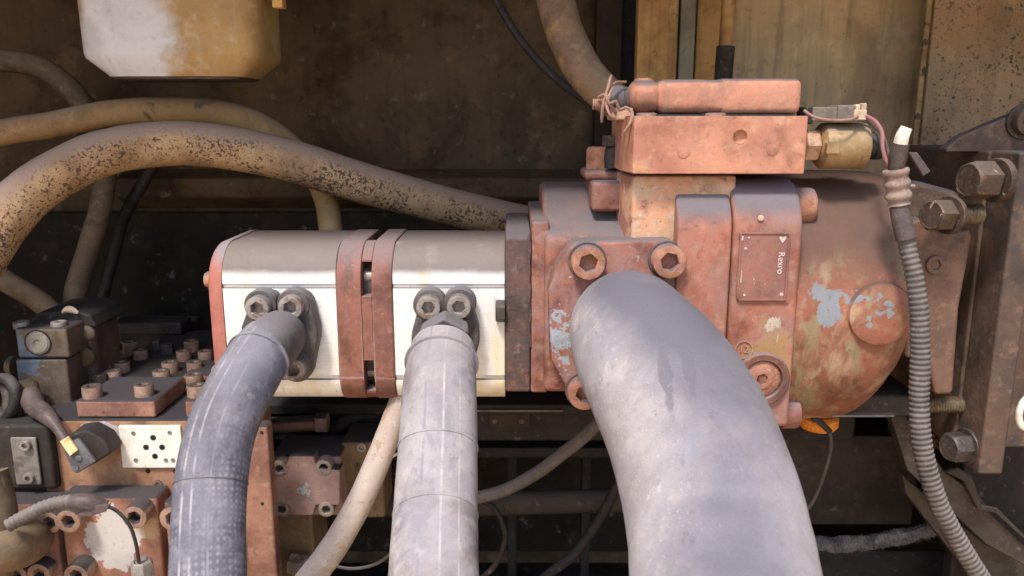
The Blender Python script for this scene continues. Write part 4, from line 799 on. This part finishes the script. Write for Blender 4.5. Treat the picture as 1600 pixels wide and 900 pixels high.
el_ = thing('elbow_pipe', P(40, 850, -30), 'short brown elbow pipe bending into the bottom left corner', 'pipe')
obj('pipe', MB().tube([P(*p) for p in ((48, 840, -14), (40, 848, -52), (10, 856, -78), (-40, 850, -84), (-90, 840, -84))], [21, 21, 22, 22], 28, 5), m_hose_dark, el_)
obj('upright_stub', MB().tube([P(*p) for p in ((-14, 930, -70), (-8, 860, -76), (-6, 800, -72), (-20, 740, -66))], [17, 18, 17], 22, 6), m_hose_dark, el_)
cable1 = thing('sensor_cable', P(100, 790, -70), 'dark ribbed sensor cable with tape lying over the peeled flange', 'cable')
obj('ribbed_part', MB().tube([P(*p) for p in ((12, 822, -90), (40, 806, -84), (75, 790, -78), (110, 783, -76), (140, 786, -74))], 6.0, 14, .9, ripple=(4.2, .08)), m_conduit, cable1, ang=80)
obj('tape_wrap', MB().tube([P(*p) for p in ((112, 783, -76), (138, 784, -76), (168, 790, -72))], [6.6, 7.4, 4.5], 14, 3, wob=.15), m_tape, cable1)
obj('tape_flap', MB().poly([(128, 800), (150, 790), (172, 788), (165, 800), (140, 808), (118, 806)], -80, 3), m_tape, cable1, .8)
obj('thin_lead', MB().tube([P(*p) for p in ((160, 788, -72), (182, 798, -72), (202, 820, -72), (212, 848, -72), (217, 878, -70))], 1.7, 8, 4), m_rubber, cable1)
cg = thing('cable_gland', P(222, 890, -60), 'grey hex cable gland on the pale peeled flange', 'cable gland')
gq = P(221, 876, -68); obj('nut', MB().lathe((gq.x, -68, gq.z - 24), UP, [(10, 0), (11, 1), (11, 20), (9.5, 23), (7.5, 24.5), (6.5, 22)], 6), m_greyplate, cg, .8, ang=25)
obj('stem', MB().lathe((gq.x, -68, gq.z - 56), UP, [(10, 0), (10, 32)], 20), m_greyplate, cg)
# black block with grey cover plate at the left edge
db = thing('pilot_block', P(30, 760, 0), 'oily black block with grey strip plate and two screws, left edge', 'block')
obj('body', MB().pbox(-60, 82, 664, 766, 0, 90), m_darkblock, db, 4)
cp_ = obj('cover_strip', MB().pbox(20, 60, 684, 758, -3.5, 3), m_greyplate, db, 1.2)
for (x, y) in ((40, 696), (45, 747)): q = P(x, y, -5); bolt(cp_, Vector((q.x, -3.4, q.z)), FRONT, 5.4, 4, m_bolt)
obj('round_cap', MB().lathe(P(20, 664, 40), UP, [(24, -4), (24, 5), (22, 8), (14, 9)], 28), m_darkblock, db)
# solenoid valve
sv = thing('pilot_valve', P(75, 640, 70), 'grimy blue-flecked pilot valve block with round plug at the left', 'valve')
obj('upper_block', MB().pbox(25, 106, 513, 560, 60, 80), m_valveblue, sv, 3)
obj('lower_block', MB().pbox(28, 108, 561, 640, 61, 80), m_valveblue, sv, 3)
q = P(58, 536, 58); obj('round_plug', MB().lathe((q.x, 59.6, q.z), FRONT, [(12.4, 0), (12.4, .9), (11.6, 1), (11.4, .6), (10.8, 1.6), (4, 1.8), (3.4, .6)], 32), m_greyplate, sv)
obj('seal_ring', MB().lathe((q.x, 59.7, q.z), FRONT, [(13.8, 0), (13.8, 1), (12.6, 1), (12.6, 0)], 32, cap=False), m_hole, sv)
for x in (34, 93): q = P(x, 512, 72); bolt(sv, q, UP, 8, 7, m_bolt)
obj('top_cap', MB().poly([(44, 512), (50, 495), (62, 488), (120, 486), (140, 492), (152, 512)], 95, 70), m_darkblock, sv, 3)
obj('dirt_clump', MB().tube([P(*p) for p in ((98, 488, 92), (106, 484, 92), (116, 486, 92), (122, 489, 92))], [2, 4, 3.4, 1.5], 10, 2, wob=.5), m_cream, sv)
obj('coil_body', MB().pbox(112, 152, 498, 640, 100, 60), m_valveblue, sv, 8, seg=3)
obj('port_disc', MB().lathe(P(133, 556, 98), FRONT, [(12, 0), (12, 5), (10, 7), (4, 7.4)], 28), m_motorbody, sv)
obj('port_disc', MB().lathe(P(138, 520, 98), FRONT, [(9, 0), (9, 4), (7, 5.5), (3, 6)], 24), m_valveblue, sv)
obj('small_cap', MB().lathe(P(134, 497, 104), UP, [(7, -2), (7, 3), (5, 4.5)], 18), m_greyplate, sv)
obj('side_knob', MB().lathe(P(24, 572, 90), (-1, 0, 0), [(11, 0), (11, 5), (8, 8)], 20), m_motorbody, sv)
# plug connector
pl = thing('plug_connector', P(130, 705, -20), 'grey and black plug connector with cream-yellow label hanging from its cable', 'connector')
A = [(96, 697), (122, 684), (149, 722), (120, 741), (113, 738)]
obj('face_plate', MB().poly(A, -26, 5), m_plug, pl, 1.6)
obj('housing', MB().poly([(104, 690), (112, 676), (134, 672), (160, 686), (174, 708), (150, 724), (122, 738)], -20.5, 26), m_darkblock, pl, 3)
obj('yellow_label', MB().poly([(93, 690), (106, 682), (121, 704), (109, 713)], -29, 2.6), m_yellow, pl, .5)
for (x, y, r) in ((123, 716, 3.4), (119, 731, 3)): q = P(x, y, -26); bolt(pl, Vector((q.x, -25.8, q.z)), FRONT, r, 1.6, m_plug, 'round', name='screw')
obj('cable_boot', MB().tube([P(*p) for p in ((104, 690, -20), (92, 672, -14), (80, 656, -6), (68, 645, 4), (56, 636, 16), (46, 618, 30))], [4.4, 5, 8, 9.5, 10, 11], 16, 4, wob=.08), m_tape, pl)
q = P(42, 614, 40); obj('nut_ring', MB().lathe(q, (-.5, .6, .7), [(11, -3), (12.5, 0), (12.5, 8), (10, 11)], 20), m_motorbody, pl)
# flanged motor right of the manifold
hm_ = thing('hydraulic_motor', P(480, 900, 60), 'small motor with dusty square four-bolt flange right of the manifold', 'motor')
obj('flange', MB().poly([(452, 712), (488, 712), (496, 730), (531, 734), (531, 790), (494, 790), (488, 806), (456, 806), (450, 790), (427, 788), (427, 740), (446, 732)], 52, 20), m_motor, hm_, 2)
obj('flange_base', MB().pbox(426, 534, 712, 806, 66, 60), m_motor, hm_, 3)
obj('casing', MB().pbox(428, 492, 800, 960, 74, 70), m_motorbody, hm_, 4)
for (x, y) in ((438, 730), (507, 728), (441, 793), (511, 793)): q = P(x, y, 56); bolt(hm_, Vector((q.x, 66, q.z)), FRONT, 8.8, 15, m_bolt)
obj('rear_block', MB().pbox(535, 600, 690, 810, 92, 60), m_motorbody, hm_, 4)
q = P(565, 699, 90); bolt(hm_, Vector((q.x, 92, q.z)), FRONT, 5.4, 3.5, m_bolt)
q = P(470, 880, 70); bolt(hm_, P(455, 881, 62), (1, -.2, 0), 12, 22, m_bolt, 'hex', name='hex_fitting', rot=.4)
pc = thing('pressure_pipe', P(470, 660, 120), 'short dusty pipe with nut above the square motor flange', 'pipe')
obj('pipe', MB().tube([P(425, 664, 130), P(460, 662, 130), P(500, 660, 130)], 9.5, 18, 8), m_manred, pc)
obj('nut', MB().lathe(P(494, 660, 130), (1, 0, 0), [(11, 0), (12, 1), (12, 13), (11, 14)], 8), m_motor, pc, .8, ang=20)
fs = thing('foot_casting', P(560, 665, 160), 'dark greasy casting in the gloom behind the pale hose', 'casting')
obj('block', MB().pbox(440, 640, 640, 720, 200, 60), m_darkblock, fs, 6)
obj('ridge', MB().tube([P(500, 700, 150), P(540, 660, 160), P(590, 648, 170)], [9, 10, 8], 14, 6), m_rail, fs)
